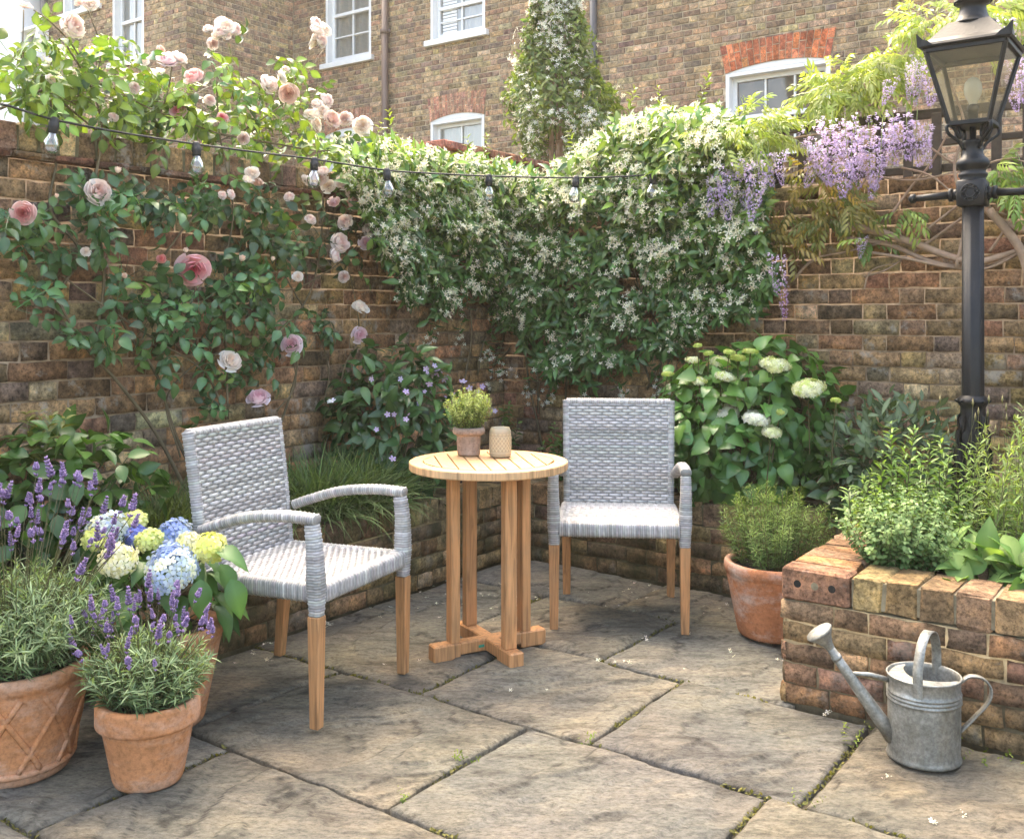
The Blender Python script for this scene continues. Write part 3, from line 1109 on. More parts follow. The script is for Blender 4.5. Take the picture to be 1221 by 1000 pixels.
def arch_bricks(root, O, ex, en, x0, x1, z0, rise, h, flare, pal, n, split=True):
    """fan of soldier bricks with a slight curve over an opening"""
    mb = MB()
    for k in range(n):
        t0, t1 = k / n, (k + 1) / n
        j = .004
        def pt(t, q, dx):
            xb_ = x0 + (x1 - x0) * t
            zb_ = z0 + rise * (1 - (2 * t - 1) ** 2)
            sl = (2 * t - 1) * flare
            return O + ex * (xb_ + sl * q + dx) + ZV * (zb_ + (h - rise * .75 * (1 - (2 * t - 1) ** 2)) * q)
        cuts = [0, 1] if not split else ([0, .36, 1] if k % 2 else [0, .66, 1])
        for a in range(len(cuts) - 1):
            qa, qb = cuts[a] + (.018 if a else 0), cuts[a + 1] - (.018 if a < len(cuts) - 2 else 0)
            f = [pt(t0, qa, j), pt(t1, qa, -j), pt(t1, qb, -j), pt(t0, qb, j)]
            d = rng.normal(.010, .0012)
            top = [q + en * d for q in f]; bot = [q + en * -.006 for q in f]
            fs = [(0, 1, 2, 3), (0, 4, 5, 1), (1, 5, 6, 2), (2, 6, 7, 3), (3, 7, 4, 0)]
            if np.dot(np.cross(ex, ZV), en) < 0: fs = [q[::-1] for q in fs]
            mb.add(top + bot, fs, pick(pal, .12))
    # mortar behind the fan
    n2 = 16; vs, fs = [], []
    for i in range(n2 + 1):
        t = i / n2
        for q in (0, 1):
            xb_ = x0 + (x1 - x0) * t; zb_ = z0 + rise * (1 - (2 * t - 1) ** 2)
            vs.append(O + ex * (xb_ + (2 * t - 1) * flare * q) + ZV * (zb_ + (h - rise * .75 * (1 - (2 * t - 1) ** 2)) * q) + en * .006)
        if i: fs.append((2 * i - 2, 2 * i, 2 * i + 1, 2 * i - 1))
    if np.dot(np.cross(ex, ZV), en) < 0: fs = [q[::-1] for q in fs]
    mb.add(vs, fs, (1, 1, 1), 1)
    return mb.build('brick_arch', [M['brick_house'], M['mortar_pale']], root, False, True)


house = thing('brick_house', 'tall brown brick house with white sash windows and red brick arches beyond the garden', 'house', W(UH + 2, -6, 0))
OH = U * UH
w1 = win_rect(388, 442, -48, 72); w2 = win_rect(513, 578, -38, 43)
w3 = win_rect(513, 577, 141, 226); w4 = win_rect(865, 990, 79, 186)
w5 = win_rect(391, 441, 158, 285)
w5[0], w5[1] = w1[0], w1[1]
def head(w, r, h, fl): return [w[0] - fl - .0, w[1] + fl, w[3], w[3] + h * .98]
holes = []
for w in (w1, w2): holes.append(tuple(w))
ARCH = [(w3, .07, .33, .05, PAL_SOFT_RED, 20), (w4, .07, .32, .07, PAL_RED, 17), (w5, .07, .33, .05, PAL_SOFT_RED, 18)]
for (w, r, h, fl, pl_, n) in ARCH: holes.append(tuple(w)); holes.append((w[0] - .02, w[1] + .02, w[3] - .001, w[3] + h * .97))
mb = MB()
brick_face(mb, OH, V, NU, VW, -.6, 1.65, 7.2, PAL_HOUSE, False, holes=holes)
mortar_box(mb, OH, V, NU, VW - .6, 1.5, 0, 7.2, .3, holes=[tuple(w1), tuple(w2), tuple(w3), tuple(w4), tuple(w5)])
mortar_box(mb, OH, V, NU, VW, 1.5, 0, 7.2, 4.0, holes=(), front=-.32)
mb.build('wall', [M['brick_house'], M['mortar_pale']], house, False, True)
mb = MB()
hbox(mb, Z0, AX, (UH + 2.1, (VW + 1.5) / 2, 7.26), (2.2, (1.5 - VW) / 2 + .1, .06), .01)
mb.build('roof', M['slate'], house, False, True)
sash_window(house, OH, V, NU, w1, 'pane_pale', (2, 2))
sash_window(house, OH, V, NU, w2, 'pane_pale', (2, 2), slats=True)
sash_window(house, OH, V, NU, w3, 'pane_pale', (2, 1), arch=.07)
sash_window(house, OH, V, NU, w4, 'pane_dark', (3, 1), arch=.07)
sash_window(house, OH, V, NU, w5, 'pane_pale', (2, 2), arch=.07)
for (w, r, h, fl, pl_, n) in ARCH:
    arch_bricks(house, OH, V, NU, w[0], w[1], w[3], r, h, fl, pl_, n)


def drainpipe(root, p0, out, r, m, h=7.1):
    mb = MB()
    c = np.array([p0[0], p0[1], 0]) + out * (r + .02)
    tube(mb, [c + ZV * .1, c + ZV * h], r, 12)
    for z in (1.9, 3.6, 5.4, 6.9):
        tube(mb, [c + ZV * (z - .035), c + ZV * (z + .035)], r * 1.35, 12)
        hbox(mb, c + ZV * z, np.stack([V, NU, ZV]), (0, -.01, 0), (r * 1.9, .012, .03), .002)
    mb.build('drainpipe', M[m], root, True, True)


drainpipe(house, on_u(463, 100, UH), NU, .052, 'pipe_brown')
drainpipe(house, on_u(711, 60, UH), NU, .048, 'pipe')

wing = thing('brick_house', 'brown brick wing of the terrace standing forward at the upper left', 'house', W(UW + 1, -14, 0))
wa = win_rect(134, 171, -28, 72, UW); wb = win_rect(75, 118, -160, 12, UW)
mb = MB()
OW = U * UW
brick_face(mb, OW, V, NU, -15.95, VW, 2.3, 7.6, PAL_HOUSE, False, holes=[tuple(wa), tuple(wb)])
mortar_box(mb, OW, V, NU, -15.95, VW - .012, 0, 7.6, .3, holes=[tuple(wa), tuple(wb)])
OS = V * VW
brick_face(mb, OS, U, V, UW + .005, UH - .01, 2.3, 7.6, PAL_HOUSE, False)
mortar_box(mb, OS, U, V, UW + .32, UH - .008, 0, 7.6, 3.84)
mb.build('wall', [M['brick_house'], M['mortar_pale']], wing, False, True)
mb = MB()
hbox(mb, Z0, AX, ((UW + UH) / 2, -14, 7.67), ((UH - UW) / 2 + .06, 2.0, .06), .01)
mb.build('roof', M['slate'], wing, False, True)
sash_window(wing, OW, V, NU, wa, 'pane_pale', (2, 1))
sash_window(wing, OW, V, NU, wb, 'pane_pale', (2, 1))
drainpipe(wing, on_u(58, 40, UW), NU, .06, 'pipe', 7.4)

wh = thing('white_house', 'white rendered house at the far upper left behind the roses', 'house', W(UW - .3, -18, 0))
ww = win_rect(22, 44, 32, 70, UW - .3)
mb = MB()
O2 = U * (UW - .3)
mortar_box(mb, O2, V, NU, -21, -15.97, 0, 7.9, .3, holes=[tuple(ww)], front=0, m=0)
mortar_box(mb, O2, V, NU, -21, -15.97, 0, 7.9, 3.0, front=-.32, m=0)
mb.build('wall', M['render'], wh, False, True)
mb = MB()
hbox(mb, Z0, AX, (UW + 1.2, -18.5, 7.97), (1.8, 2.6, .06), .01)
mb.build('roof', M['slate'], wh, False, True)
sash_window(wh, O2, V, NU, ww, 'pane_pale', (2, 1))
# ------------------------------------------------------------------ wicker chairs
WICK = np.array([.385, .372, .36])


def wick_tint(n, amt=.13):
    return np.clip(WICK * np.exp(rng.normal(0, amt, (n, 1))) * np.exp(rng.normal(0, .02, (n, 3))), .1, .8)


def wrap(mb, path, w, h, pitch=.0088, side=(1, 0, 0), amp=.0011):
    """rectangular bar wrapped in flat cane: path, full width (along side) and height"""
    p = smooth_path(path, 24)
    seg = np.linalg.norm(np.diff(p, axis=0), axis=1); s = np.concatenate([[0], np.cumsum(seg)])
    n = max(2, int(s[-1] / pitch))
    q = np.linspace(0, s[-1], n * 3 + 1)
    P = np.stack([np.interp(q, s, p[:, k]) for k in range(3)], 1)
    T = nrm(np.gradient(P, axis=0))
    sd = np.asarray(side, float)
    b = .010
    hw = np.full(len(q), w / 2) if np.isscalar(w) else np.interp(q / s[-1], np.linspace(0, 1, len(w)), np.asarray(w) / 2)
    hh = np.full(len(q), h / 2) if np.isscalar(h) else np.interp(q / s[-1], np.linspace(0, 1, len(h)), np.asarray(h) / 2)
    vs, cs = [], []
    tints = wick_tint(n + 1, .16)
    sec = []
    for (sx, sy) in ((1, 1), (-1, 1), (-1, -1), (1, -1)):
        o = [(0, 1), (1, 0)] if sx * sy < 0 else [(1, 0), (0, 1)]
        for (kx, ky) in o:
            sec.append((sx, sy, kx, ky))
    # 8 corner points plus 2 between along each side
    for i in range(len(q)):
        t = T[i]; a = nrm(sd - t * sd.dot(t)); c = np.cross(t, a)
        ph = i % 3
        k = i // 3
        pts = []
        for (sx, sy, kx, ky) in sec:
            x = sx * (hw[i] - (0 if kx else b)); y = sy * (hh[i] - (0 if ky else b))
            pts.append((x, y))
        full = []
        for j in range(8):
            full.append(pts[j]); nx_ = pts[(j + 1) % 8]
            if math.hypot(pts[j][0] - nx_[0], pts[j][1] - nx_[1]) > .015:
                for f in (.33, .67): full.append((pts[j][0] * (1 - f) + nx_[0] * f, pts[j][1] * (1 - f) + nx_[1] * f))
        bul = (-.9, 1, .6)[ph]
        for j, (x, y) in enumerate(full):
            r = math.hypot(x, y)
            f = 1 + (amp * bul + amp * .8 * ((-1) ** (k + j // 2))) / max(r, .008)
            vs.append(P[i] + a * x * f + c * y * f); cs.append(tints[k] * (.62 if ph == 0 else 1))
        m = len(full)
    nr = len(q)
    fs = [(i * m + j, i * m + (j + 1) % m, (i + 1) * m + (j + 1) % m, (i + 1) * m + j) for i in range(nr - 1) for j in range(m)]
    fs += [tuple(range(m - 1, -1, -1)), tuple((nr - 1) * m + j for j in range(m))]
    mb.add(np.array(vs), fs, np.array(cs))


def weave(mb, pos, S, T_, pitch=.0108, period=.05, amp=.0026, flip=1, tv=.16):
    """basket weave over the patch pos(s, t, off): rows run along s"""
    rows = int(T_ / pitch); ns = int(S / (period / 8))
    s = np.linspace(0, 1, ns + 1)
    tints = wick_tint(rows, tv)
    for r in range(rows):
        tc = (r + .5) / rows
        ph = math.pi * (r % 2)
        wv = amp * np.sin(2 * math.pi * s * S / period + ph) + rng.normal(0, .0002, ns + 1)
        vs = []
        for (dt, do) in ((-.45, -.0022), (-.36, .0004), (.36, .0004), (.45, -.0022)):
            vs.append(pos(s, np.full(ns + 1, tc + dt * 1.02 / rows), wv + do))
        vs = np.stack(vs, 1).reshape(-1, 3)
        fs = []
        for i in range(ns):
            for j in range(3):
                f = (i * 4 + j, (i + 1) * 4 + j, (i + 1) * 4 + j + 1, i * 4 + j + 1)
                fs.append(f if flip > 0 else f[::-1])
        c = np.repeat(tints[r] * np.exp(rng.normal(0, .09, (ns + 1, 1))), 4, axis=0)
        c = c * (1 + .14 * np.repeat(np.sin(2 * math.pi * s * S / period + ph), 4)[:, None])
        mb.add(vs, fs, np.clip(c, .05, .9))
    # uprights
    nw = int(S / (period / 2))
    for k in range(nw):
        sc_ = (k + .5) / nw
        t = np.linspace(0, 1, 12)
        a = pos(np.full(12, sc_ - .004 / S), t, np.full(12, .0002)); b = pos(np.full(12, sc_ + .004 / S), t, np.full(12, .0002))
        vs = np.stack([a, b], 1).reshape(-1, 3)
        fs = [(2 * i, 2 * i + 1, 2 * i + 3, 2 * i + 2) for i in range(11)]
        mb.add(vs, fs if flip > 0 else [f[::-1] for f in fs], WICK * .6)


TEAK = np.array([.47, .235, .10])


def make_chair(label, loc, rz):
    """local axes: x to the sitter's right, y to the front, origin on the ground between the legs"""
    root = thing('wicker_armchair', label, 'armchair', loc, rz, 'wicker garden armchairs')
    fx, fy, rx, ry = .266, .255, .238, -.255
    # seat: frame rails and woven top
    mb = MB()
    zt = .425
    def seat(s, t, o):
        hw = .232 + .020 * t
        return np.stack([(s * 2 - 1) * hw, -.215 + t * .47, zt + .016 - .006 * np.sin(math.pi * t) + o + .004 * t], -1)
    weave(mb, seat, .49, .47, pitch=.0125, period=.042, amp=.0020)
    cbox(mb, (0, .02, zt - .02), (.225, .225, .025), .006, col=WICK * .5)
    wrap(mb, [(-.245, fy, zt - .008), (.245, fy, zt - .008)], .06, .046, side=(0, 0, 1))
    for s in (-1, 1):
        wrap(mb, [(s * .247, fy - .01, zt - .008), (s * .24, ry + .02, zt - .014)], .06, .036, side=(0, 0, 1))
    wrap(mb, [(-.22, ry + .03, zt - .02), (.22, ry + .03, zt - .02)], .05, .036, side=(0, 0, 1))
    mb.build('seat', M['wicker'], root, True)
    # backrest
    mb = MB()
    H0, H1 = .40, .90
    def back(s, t, o):
        y = -.205 - .05 * t - .015 * t * t
        bow = .004 * (1 - (2 * s - 1) ** 2)
        return np.stack([(1 - s * 2) * (.231 + .008 * t), y - bow + o, H0 + (H1 - H0) * t], -1)
    weave(mb, back, .49, H1 - H0, pitch=.0132, period=.060, amp=.0021)
    weave(mb, lambda s, t, o: back(s, t, -o) + np.array([0, -.036, 0]), .49, H1 - H0, pitch=.0112, period=.046, amp=.0026, flip=-1)
    n = 8
    tt = np.linspace(0, 1, n)
    a = back(np.zeros(n), tt, np.full(n, -.014)); b = back(np.ones(n), tt, np.full(n, -.014))
    vs = np.stack([a, b, b + (0, -.009, 0), a + (0, -.009, 0)], 1).reshape(-1, 3)
    fs = []
    for i in range(n - 1):
        for j in range(4): fs.append((i * 4 + j, i * 4 + (j + 1) % 4, (i + 1) * 4 + (j + 1) % 4, (i + 1) * 4 + j))
    mb.add(vs, fs, WICK * .25)  # backing coloured very dark to deepen the shade between strands
    for s in (0, 1):
        wrap(mb, back(np.full(6, float(s)), np.linspace(-.04, 1, 6), np.full(6, -.018)), .034, .040, side=(1, 0, 0))
    wrap(mb, back(np.linspace(0, 1, 6), np.full(6, .985), np.full(6, -.018)), .030, .040, side=(0, 0, 1))
    mb.build('backrest', M['wicker'], root, True)
    # arms: front post and curved rest in one wrapped bar
    for s in (-1, 1):
        mb = MB()
        wrap(mb, [(s * fx, fy, .352), (s * fx, fy, .40), (s * (fx + .004), fy - .004, .55), (s * (fx + .004), fy - .014, .637)], [.042, .052, .045, .040], [.042, .055, .052, .046], side=(1, 0, 0))
        wrap(mb, [(s * (fx + .004), fy + .006, .653), (s * (fx + .004), fy - .12, .655), (s * (fx + .002), fy - .27, .638), (s * (fx - .004), fy - .40, .60), (s * (fx - .012), fy - .47, .575)], .042, .034, side=(1, 0, 0))
        mb.build('arm', M['wicker'], root, True)
    for (x, y, zt_, tw) in ((-fx, fy, .352, 1), (fx, fy, .352, 1), (-rx, ry + .02, .40, -1), (rx, ry + .02, .40, -1)):
        mb = MB()
        dy = 0 if tw > 0 else -.035
        ax = np.array([[1, 0, 0], [0, 1, 0], nrm([0, -dy / zt_, 1])])
        cbox(mb, (x, y + dy / 2, zt_ / 2), (.0215, .0215, zt_ / 2), .003, ax, TEAK * rng.uniform(.92, 1.08), 0, .76)
        lg = mb.build('leg', M['wood'], root, False)
        if tw < 0:
            mb = MB()
            wrap(mb, [(x, y - .003, .352), (x, y, .40)], .048, .048)
            mb.build('sleeve', M['wicker'], lg, True)
    return root


# left chair faces right across the table, right chair faces the camera
fr = np.array([.91, -.41]); fr /= np.linalg.norm(fr)
c_ = np.array([-.504, 3.40]) - fr * .255
make_chair('pale grey wicker armchair turned sideways beside the lavender and hydrangea pots', (c_[0], c_[1], .004), math.atan2(fr[1], fr[0]) - math.pi / 2)
fr = nrm(np.array([-.10, -.995]))
c_ = np.array([.438, 4.115]) - fr * .255
make_chair('pale grey wicker armchair facing forward to the right of the round table', (c_[0], c_[1], .004), math.atan2(fr[1], fr[0]) - math.pi / 2)

# ------------------------------------------------------------------ table
TX, TY = -.09, 3.87
tb = thing('bistro_table', 'small round teak table with slatted top on four posts and a cross foot', 'table', (TX, TY, .004))
TOPC = np.array([.58, .36, .185])
mb = MB()
RO, RI, zt, th = .305, .252, .736, .032
seg = 72
prof = [(RI, zt - .024), (RI, zt - .002), (RI + .002, zt), (RO - .005, zt), (RO - .0015, zt - .0015), (RO, zt - .005), (RO, zt - .027), (RO - .003, zt - .031), (RO - .02, zt - .032), (RI, zt - .030)]
a0 = MB(); lathe(a0, prof, seg)
a_ = np.linspace(0, 2 * math.pi, seg, endpoint=False)
sect = (np.floor(a_ / (math.pi / 2) + .3)).astype(int) % 4
cc = np.array([TOPC * f for f in (1.0, .93, 1.06, .97)])[sect]
mb.V.append(a0.V[0]); mb.L.append(a0.L[0]); mb.T.append(a0.T[0]); mb.C.append(np.tile(cc, (len(prof), 1))); mb.M.append(a0.M[0]); mb.n += a0.n
sdir = nrm(np.array([.17, -.98, 0])); sx = np.cross(sdir, ZV)
nb = 9; bw_ = 2 * RI / nb
for k in range(nb):
    x = -RI + bw_ * (k + .5)
    xa, xb = x - bw_ / 2 + .0032, x + bw_ / 2 - .0032
    la, lb = math.sqrt(max(RI ** 2 - xa ** 2, 0)), math.sqrt(max(RI ** 2 - xb ** 2, 0))
    q = [sx * xa - sdir * la, sx * xb - sdir * lb, sx * xb + sdir * lb, sx * xa + sdir * la]
    e = .0015
    top = [p * (1 - e / max(np.linalg.norm(p), .05)) + ZV * (zt + .0004) for p in q]; bot = [p + ZV * (zt - .022) for p in q]
    fs = [(0, 1, 2, 3), (0, 4, 5, 1), (1, 5, 6, 2), (2, 6, 7, 3), (3, 7, 4, 0)]
    nn = np.cross(top[1] - top[0], top[2] - top[0])
    if nn[2] < 0: fs = [f[::-1] for f in fs]
    mb.add(top + bot, fs, TOPC * rng.uniform(.9, 1.1))
# board under the slats, coloured dark for the shade in the gaps
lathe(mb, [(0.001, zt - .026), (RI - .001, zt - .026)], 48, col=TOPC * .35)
tt_ = mb.build('tabletop', M['wood'], tb, False)
th_ = R(28.5)
e1 = np.array([math.cos(th_), math.sin(th_), 0]); e2 = np.array([math.sin(th_), -math.cos(th_), 0])
axA = np.stack([e1, np.cross(ZV, e1), ZV])
for (d, off) in ((e1, .155), (-e1, .15), (e2, .165), (-e2, .165)):
    mb = MB()
    ax = np.stack([d, np.cross(ZV, d), ZV])
    cbox(mb, d * off + ZV * ((.062 + .704) / 2), (.0185, .0245, (.704 - .062) / 2), .003, ax, TEAK * rng.uniform(.95, 1.1))
    mb.build('leg', M['wood'], tb, False)
for (d, ln, zz_) in ((e1, .235, 0.0), (e2, .225, .0006)):
    mb = MB()
    ax = np.stack([d, np.cross(ZV, d), ZV])
    for s in (-1, 1):
        cbox(mb, d * s * (ln - .05) + ZV * .031, (.055, .029, .031), .005, ax, TEAK * rng.uniform(.98, 1.1))
    cbox(mb, d * 0 + ZV * (.039 + zz_), (ln - .105, .027 + zz_, .0225), .004, ax, TEAK * .98)
    mb.build('foot', M['wood'], tb, False)
mb = MB()
hbox(mb, Z0, axA, (-.045, -.0287, .038), (.012, .0008, .005), .0002)
M['green_tag'] = m_plain('green_enamel', (.02, .25, .16), .4)
mb.build('name_tag', M['green_tag'], tb, False)
mb = MB()
for (d, zz_) in ((e1, 0), (e2, .0008)):
    ax = np.stack([d, np.cross(ZV, d), ZV])
    cbox(mb, ZV * (.694 + zz_ - .001), (.2, .03 + zz_, .0095), .002, ax, TEAK * .9)
mb.build('top_bearer', M['wood'], tb, False)

# ------------------------------------------------------------------ street lamp
LX, LY = 1.832, 4.0
lamp = thing('street_lamp', 'black cast iron street lamp with glass lantern rising from the herb bed', 'street lamp', (LX, LY, .38), -ANG)
LO = .38
# local x = along V, local y = along U, z measured from the soil
mb = MB()
def flute(a, z): return 1 + .02 * np.sign(np.cos(a * 8))
lathe(mb, [(.001, 1.36), (.0395, 1.36), (.041, .62), (.041, .56)], 64, wob=flute)
mb.build('post', M['iron'], lamp, True)
mb = MB()
lathe(mb, [(.041, .60), (.047, .595), (.058, .585), (.060, .572), (.052, .562), (.046, .552), (.046, .54), (.049, .48), (.056, .40), (.066, .28), (.078, .12), (.085, -.05)], 40)
for j in range(9):
    a = 2 * math.pi * j / 9
    c = np.array([math.cos(a) * .058, math.sin(a) * .058, .578])
    mb.inst(octa(.012, .012, .010), [c], np.eye(3)[None], np.ones((1, 3)))
lt = leaf_tpl(.55, 5, .5, .05, .4)
for row, (z, r, ln) in enumerate(((.46, .046, .075), (.40, .051, .08), (.33, .057, .085), (.26, .063, .09), (.18, .070, .095), (.1, .078, .1))):
    for j in range(9):
        a = 2 * math.pi * (j + .5 * (row % 2)) / 9
        d = np.array([math.cos(a), math.sin(a), 0])
        Fm = frames(np.array([d * .10 - ZV]), np.array([d + ZV * .10]))[0]
        Fm = Fm * np.array([ln * .75, ln, ln * .9])[None, :]
        mb.inst(lt, [d * (r + .001) + ZV * (z + .07)], Fm[None], np.ones((1, 3)))
mb.build('base', M['iron'], lamp, True)
mb = MB()
cbox(mb, (0, 0, 1.40), (.052, .052, .052), .006)
for (dx, dy) in ((1, 0), (-1, 0), (0, 1), (0, -1)):
    n_ = np.array([dx, dy, 0.0]); s_ = np.cross(ZV, n_)
    for r_, k_ in ((.034, 16), (.02, 12)):
        a = np.linspace(0, 2 * math.pi, k_ + 1)
        tube(mb, n_ * .053 + ZV * 1.40 + np.cos(a)[:, None] * s_ * r_ + np.sin(a)[:, None] * ZV * r_, .004, 6)
    for q in range(6):
        a = q * math.pi / 3
        mb.inst(octa(.008, .008, .008), [n_ * .054 + ZV * 1.40 + (math.cos(a) * s_ + math.sin(a) * ZV) * .027], np.eye(3)[None], np.ones((1, 3)))
lathe(mb, [(.05, 1.452), (.046, 1.458), (.054, 1.47), (.054, 1.478), (.045, 1.486), (.050, 1.495), (.060, 1.508), (.062, 1.522), (.056, 1.534), (.044, 1.545), (.038, 1.56), (.037, 1.60), (.040, 1.605), (.034, 1.612), (.012, 1.614), (.012, 1.70)], 36)
mb.build('collar', M['iron'], lamp, True)
for s in (-1, 1):
    mb = MB()
    tube(mb, [(s * .05, 0, 1.40), (s * .075, 0, 1.40)], .022, 14); tube(mb, [(s * .075, 0, 1.40), (s * .088, 0, 1.40)], .027, 14)
    tube(mb, [(s * .088, 0, 1.40), (s * .225, 0, 1.395)], [.016, .013], 12)
    tube(mb, [(s * .215, 0, 1.395), (s * .222, 0, 1.395), (s * .236, 0, 1.395), (s * .246, 0, 1.395)], [.013, .020, .019, .006], 12)
    mb.build('ladder_bar', M['iron'], lamp, True)
# lantern
zb, ztp, hb, ht = 1.674, 1.958, .073, .144
cb = [np.array([sx * hb, sy * hb, zb]) for sx, sy in ((-1, -1), (1, -1), (1, 1), (-1, 1))]
ct = [np.array([sx * ht, sy * ht, ztp]) for sx, sy in ((-1, -1), (1, -1), (1, 1), (-1, 1))]
mb = MB()


def bar(a, b, r):
    a = np.asarray(a); b = np.asarray(b); d = nrm(b - a); s = nrm(np.cross(d, ZV if abs(d[2]) < .9 else np.array([1.0, 0, 0])))
    if abs(d[2]) > .5: s = nrm(np.cross(d, np.array([a[1], -a[0], 0])))
    cbox(mb, (a + b) / 2, (r, r, np.linalg.norm(b - a) / 2), r * .25, np.stack([s, np.cross(d, s), d]))


for k in range(4):
    bar(cb[k], ct[k], .0075); bar(cb[k], cb[(k + 1) % 4], .009); bar(ct[k], ct[(k + 1) % 4], .010)
cbox(mb, (0, 0, zb - .004), (hb + .006, hb + .006, .006), .002)
lf = mb.build('lantern_frame', M['iron'], lamp, False)
for k in range(4):
    mb = MB()
    a, b, c, d = cb[k], cb[(k + 1) % 4], ct[(k + 1) % 4], ct[k]
    nn = nrm(np.cross(b - a, d - a))
    mb.add([p - nn * .001 for p in (a, b, c, d)], [(0, 1, 2, 3)])
    mb.build('pane', M['lantern_glass'], lf, False)
mb = MB()
# eaves, roof, vent and cap
he = ht + .019
lv = [(he, ztp + .008), (he + .006, ztp + .016), (he, ztp + .026), (ht - .01, ztp + .045), (.075, ztp + .115)]
vs, fs = [], []
for (h_, z_) in lv: vs += [(sx * h_, sy * h_, z_) for sx, sy in ((-1, -1), (1, -1), (1, 1), (-1, 1))]
for i in range(len(lv) - 1):
    for j in range(4): fs.append((i * 4 + j, i * 4 + (j + 1) % 4, (i + 1) * 4 + (j + 1) % 4, (i + 1) * 4 + j))
fs.append((3, 2, 1, 0))
mb.add(vs, fs)
for sx, sy in ((-1, -1), (1, -1), (1, 1), (-1, 1)):      # little horn on each corner
    d = nrm([sx, sy, 0]); s_ = np.cross(ZV, d)
    for s2 in (nrm(np.array([-sx, 0, 0.0])), nrm(np.array([0, -sy, 0.0]))):
        c = np.array([sx * (he + .004), sy * (he + .004), ztp + .012])
        pts = [c, c + s2 * .055 + ZV * .004, c + s2 * .035 + ZV * .022, c + s2 * .018 + ZV * .028, c + ZV * .052 + d * .006]
        o = nrm(np.cross(s2, ZV)) * .003
        n = len(pts)
        mb.add([p + o for p in pts] + [p - o for p in pts], [tuple(range(n)), tuple(range(2 * n - 1, n - 1, -1))] + [(i, i + n, (i + 1) % n + n, (i + 1) % n) for i in range(n)])
mb.build('lantern_roof', M['iron'], lamp, False)
mb = MB()
z0_ = ztp + .105
lathe(mb, [(.078, z0_), (.086, z0_ + .006), (.084, z0_ + .014), (.070, z0_ + .02), (.058, z0_ + .035), (.050, z0_ + .06), (.048, z0_ + .085), (.060, z0_ + .088), (.066, z0_ + .098), (.064, z0_ + .11), (.058, z0_ + .118), (.050, z0_ + .145), (.034, z0_ + .17), (.014, z0_ + .182), (.012, z0_ + .2), (.018, z0_ + .21), (.012, z0_ + .225), (.001, z0_ + .245)], 36)
for j in range(24):
    a = 2 * math.pi * j / 24
    mb.inst(octa(.006, .006, .006), [np.array([math.cos(a) * .067, math.sin(a) * .067, z0_ + .098])], np.eye(3)[None], np.ones((1, 3)))
mb.build('cap', M['iron'], lamp, True)
for (sx, sy) in ((-1, -1), (1, -1), (1, 1), (-1, 1)):     # scrolled frog legs under the lantern
    mb = MB()
    d = np.array([sx, sy, 0]) * .7071
    tube(mb, [d * .040 + ZV * 1.575, d * .062 + ZV * 1.605, d * .105 + ZV * 1.635, d * .113 + ZV * 1.662, d * .095 + ZV * 1.672, d * .080 + ZV * 1.655, d * .060 + ZV * 1.62, d * .054 + ZV * 1.64, d * .066 + ZV * 1.672], .0068, 8, sm=6)
    mb.build('bracket', M['iron'], lamp, True)
mb = MB()
lathe(mb, [(.019, zb + .004), (.019, zb + .05), (.022, zb + .05), (.022, zb + .075), (.014, zb + .08)], 20)
hd = mb.build('bulb_holder', M['pipe'], lamp, True)
mb = MB()
lathe(mb, [(.014, zb + .078), (.017, zb + .09), (.030, zb + .115), (.0345, zb + .14), (.031, zb + .165), (.018, zb + .183), (.001, zb + .19)], 24)
mb.build('bulb', M['opal'], hd, True)

# ------------------------------------------------------------------ watering can
wc = thing('watering_can', 'dented galvanised watering can standing against the brick bed', 'watering can', (1.205, 2.945, .006))
mb = MB()
RB = .103; HC = .243
wz = lambda a, z: 1 + .006 * np.sin(2 * a + 1) + .004 * np.sin(3 * a + z * 20)
pr_ = [(.001, .006), (.092, .006), (.100, .002), (.104, .006), (.101, .014), (.100, .02)]
for z in np.linspace(.03, .165, 6): pr_.append((.100, z))
for k in range(3):
    b = .170 + k * .011
    pr_ += [(.1005, b), (.1035, b + .003), (.1035, b + .006), (.1005, b + .009)]
pr_ += [(.100, .21), (.100, .236), (.103, .239), (.1045, .243), (.102, .246), (.098, .243), (.097, .23), (.0965, .03), (.001, .025)]
lathe(mb, pr_, 56, wob=wz)
# half lid with a crescent opening on the far right
n = 28
vs, fs = [], []
for i in range(n + 1):
    t = i / n
    y = -.0965 + .193 * t
    xr = math.sqrt(max(.0967 ** 2 - y * y, 0))
    xin = min(.012 - .055 * (1 - (y / .075) ** 2) if abs(y) < .075 else .012 + (abs(y) - .075) * 3, xr)
    vs += [(-xr, y, .236), (xin, y, .240)]
    if i: fs.append((2 * i - 2, 2 * i - 1, 2 * i + 1, 2 * i))
ca, sa = math.cos(R(35)), math.sin(R(35))
rotl = np.array([[ca, -sa, 0], [sa, ca, 0], [0, 0, 1]])
mb.add(np.array(vs) @ rotl.T, fs)
mb.build('body', M['galv'], wc, True)
sp = nrm(np.array([-1, .10, 0]))
mb = MB()
tube(mb, [sp * .088 + ZV * .055, sp * .13 + ZV * .115, sp * .215 + ZV * .235, sp * .272 + ZV * .318], [.024, .021, .0155, .012], 18)
tube(mb, [sp * .245 + ZV * .278, sp * .252 + ZV * .288], .0155, 18)
so = mb.build('spout', M['galv'], wc, True)
mb = MB()
ad = nrm(sp * .57 + ZV * .82)
o_ = sp * .266 + ZV * .31
fx_ = np.cross(ad, np.cross(sp, ZV)); 
b1 = nrm(np.cross(ad, [0, 1, 0])); b2 = np.cross(ad, b1)
a = np.linspace(0, 2 * math.pi, 30, endpoint=False)
prr = [(.013, 0), (.015, .012), (.026, .035), (.040, .052), (.042, .056), (.040, .060), (.022, .066), (.001, .068)]
vs = np.concatenate([o_ + ad * z + r * (np.cos(a)[:, None] * b1 + np.sin(a)[:, None] * b2) for r, z in prr])
